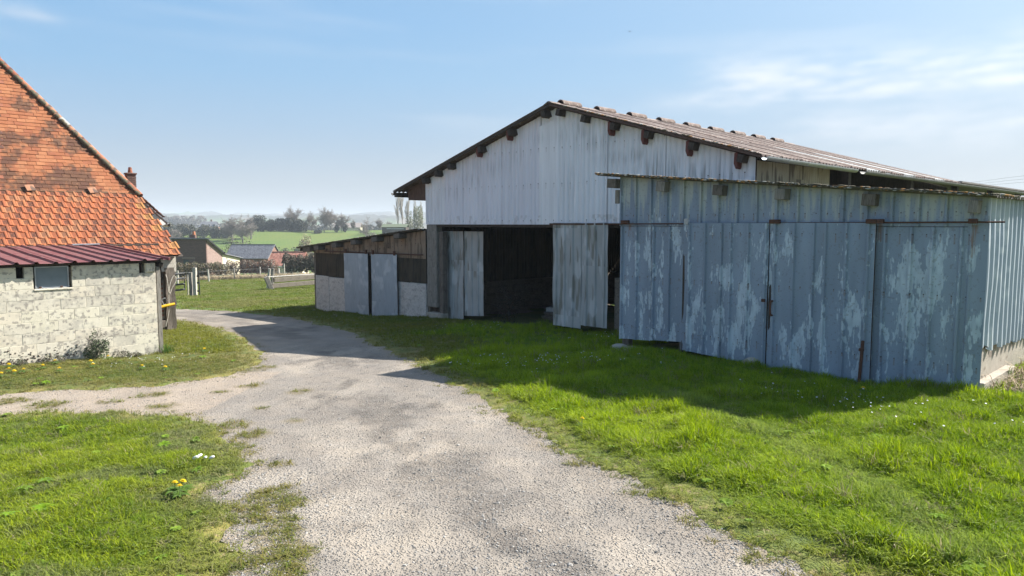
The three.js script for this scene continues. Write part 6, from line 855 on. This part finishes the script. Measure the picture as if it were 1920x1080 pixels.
  [[430, 36, 443, 150], [462, 40, 447, 155], [440, 44, 452, 140], [600, 40, 466, 150], [640, 44, 452, 170], [700, 50, 440, 200]].forEach(([px, w, top, d], i) => bush('scrub', px, d, w, top, 470, ['scrub above the brick house roof end', 'scrub just above the slate roof', 'olive scrub between the two neighbouring roofs', 'scrub left of the lean-to roof tip', 'scrub behind the lean-to roof', 'scrub behind the upper lean-to roof'][i], olive, 650 + i, 1500, 0.14));
  // woods on the far slopes, read as one mass each
  const wood = (px0, px1, d, top, l, tones, sd, n, hgt) => { const R = rng(sd), lumps = [], x0 = at(px0, d), x1 = at(px1, d), xm = (x0 + x1) / 2; const k = Math.round((x1 - x0) / 6); for (let i = 0; i < k; i++) for (let r = 0; r < 2; r++) { const x = lerp(x0, x1, (i + R()) / k), yt = 2.6 + (420 - top - (R() - 0.5) * 2) / 1350 * d; lumps.push([x - xm, yt - hgt * 0.5, r * 14, 5, hgt * 0.5, 5]); } const m = mesh('wood', leafCloud(sd, lumps, n, 1.0, tones), leafMat); m.position.set(xm, 0, -d); tag(m, l, 'wood', undefined, 'stuff'); };
  wood(120, 390, 820, 405, 'flat topped brown winter wood on the left skyline', [[0.13, 0.105, 0.085], [0.16, 0.125, 0.1], [0.1, 0.085, 0.07]], 701, 9000, 14);
  wood(390, 560, 620, 420, 'hazy brown trees behind the country house', [[0.15, 0.13, 0.1], [0.12, 0.115, 0.07]], 702, 5000, 7); wood(560, 760, 520, 422, 'hazy bushes along the far field edge', [[0.13, 0.115, 0.09], [0.1, 0.1, 0.06]], 703, 5000, 6);
}
// ------------------------------------------------------------------ far hills
{
  const prof = [[-400, 404], [0, 401], [300, 400], [380, 398], [420, 402], [450, 401], [480, 404], [520, 405], [560, 403], [610, 404], [650, 405], [700, 402], [740, 401], [800, 402], [1000, 404], [1500, 402], [2300, 404]];
  const topY = px => { for (let i = 0; i < prof.length - 1; i++) if (px <= prof[i + 1][0]) return lerp(prof[i][1], prof[i + 1][1], sm(prof[i][0], prof[i + 1][0], px)); return 404; };
  for (const [d, off, l] of [[1700, 7, 0], [2700, 0, 1]]) {
    const P = [], C = [], U = [], I = [], nx = 420, nd = 26; for (let j = 0; j <= nd; j++) for (let i = 0; i <= nx; i++) { const px = lerp(-350, 2250, i / nx), dd = d * (0.72 + 0.36 * j / nd), x = at(px, dd), f = Math.sin(clamp(j / nd * 0.95) * Math.PI * 0.62) , crest = 2.6 + (420 - topY(px + (l ? 0 : 130)) - off) / 1350 * d; const wd = sm(0.5, 0.58, fbm(px * 0.02 + l * 9, j * 0.16, 3)); P.push(x, lerp(-14, crest, clamp(f)) + wd * (6 + 5 * hash(i, j * 7 + l)) * (j > 3 ? 1 : 0), -dd); let c = mixc([0.075, 0.12, 0.035], [0.16, 0.13, 0.09], sm(0.45, 0.55, vn(px * 0.03 + l, j * 0.35))); c = mixc(c, [0.055, 0.055, 0.04], wd); C.push(...c); U.push(x, dd); }
    for (let j = 0; j < nd; j++) for (let i = 0; i < nx; i++) { const a = j * (nx + 1) + i; I.push(a, a + 1, a + nx + 2, a, a + nx + 2, a + nx + 1); }
    const g = new THREE.BufferGeometry(); g.setAttribute('position', new THREE.Float32BufferAttribute(P, 3)); g.setAttribute('color', new THREE.Float32BufferAttribute(C, 3)); g.setAttribute('uv', new THREE.Float32BufferAttribute(U, 2)); g.setIndex(I); g.computeVertexNormals(); structure('hills', g, mat({ vertexColors: true, roughness: 1 }));
  }
}
// ------------------------------------------------------------------ cables at the far right, a bird
[[342, 330, 'upper of the three thin overhead cables at the right'], [346, 336, 'middle of the three thin overhead cables at the right'], [350, 342, 'lowest of the three thin overhead cables at the right']].forEach(([a, b, l]) => { const P = (px, y, d) => [at(px, d), 2.6 + (420 - y) / 1350 * d, -d]; tag(mesh('overhead_cable', tube([P(1700, a + 12, 190), P(1822, a, 160), P(1920, b, 140), P(2300, b - 30, 110)], 0.018, 5, 20), M.black), l, 'cable', 'overhead cables'); });
{ const b = thing('bird', 'tiny dark bird high in the sky above the barn', 'bird', [at(1175, 70), 2.6 + 350 / 1350 * 70, -70]); const g = new THREE.SphereGeometry(0.05, 8, 6); g.scale(1, 0.8, 2.6); mesh('body', g, M.black, b); for (const s of [-1, 1]) { const w = new THREE.BufferGeometry(); w.setAttribute('position', new THREE.Float32BufferAttribute([0, 0, -0.06, 0, 0, 0.06, s * 0.2, 0.05, 0, s * 0.2, 0.05, 0, 0, 0, 0.06, s * 0.3, 0.02, 0.08], 3)); w.computeVertexNormals(); mesh('wing', w, M.black, b); } }
renderer.render(scene, camera);
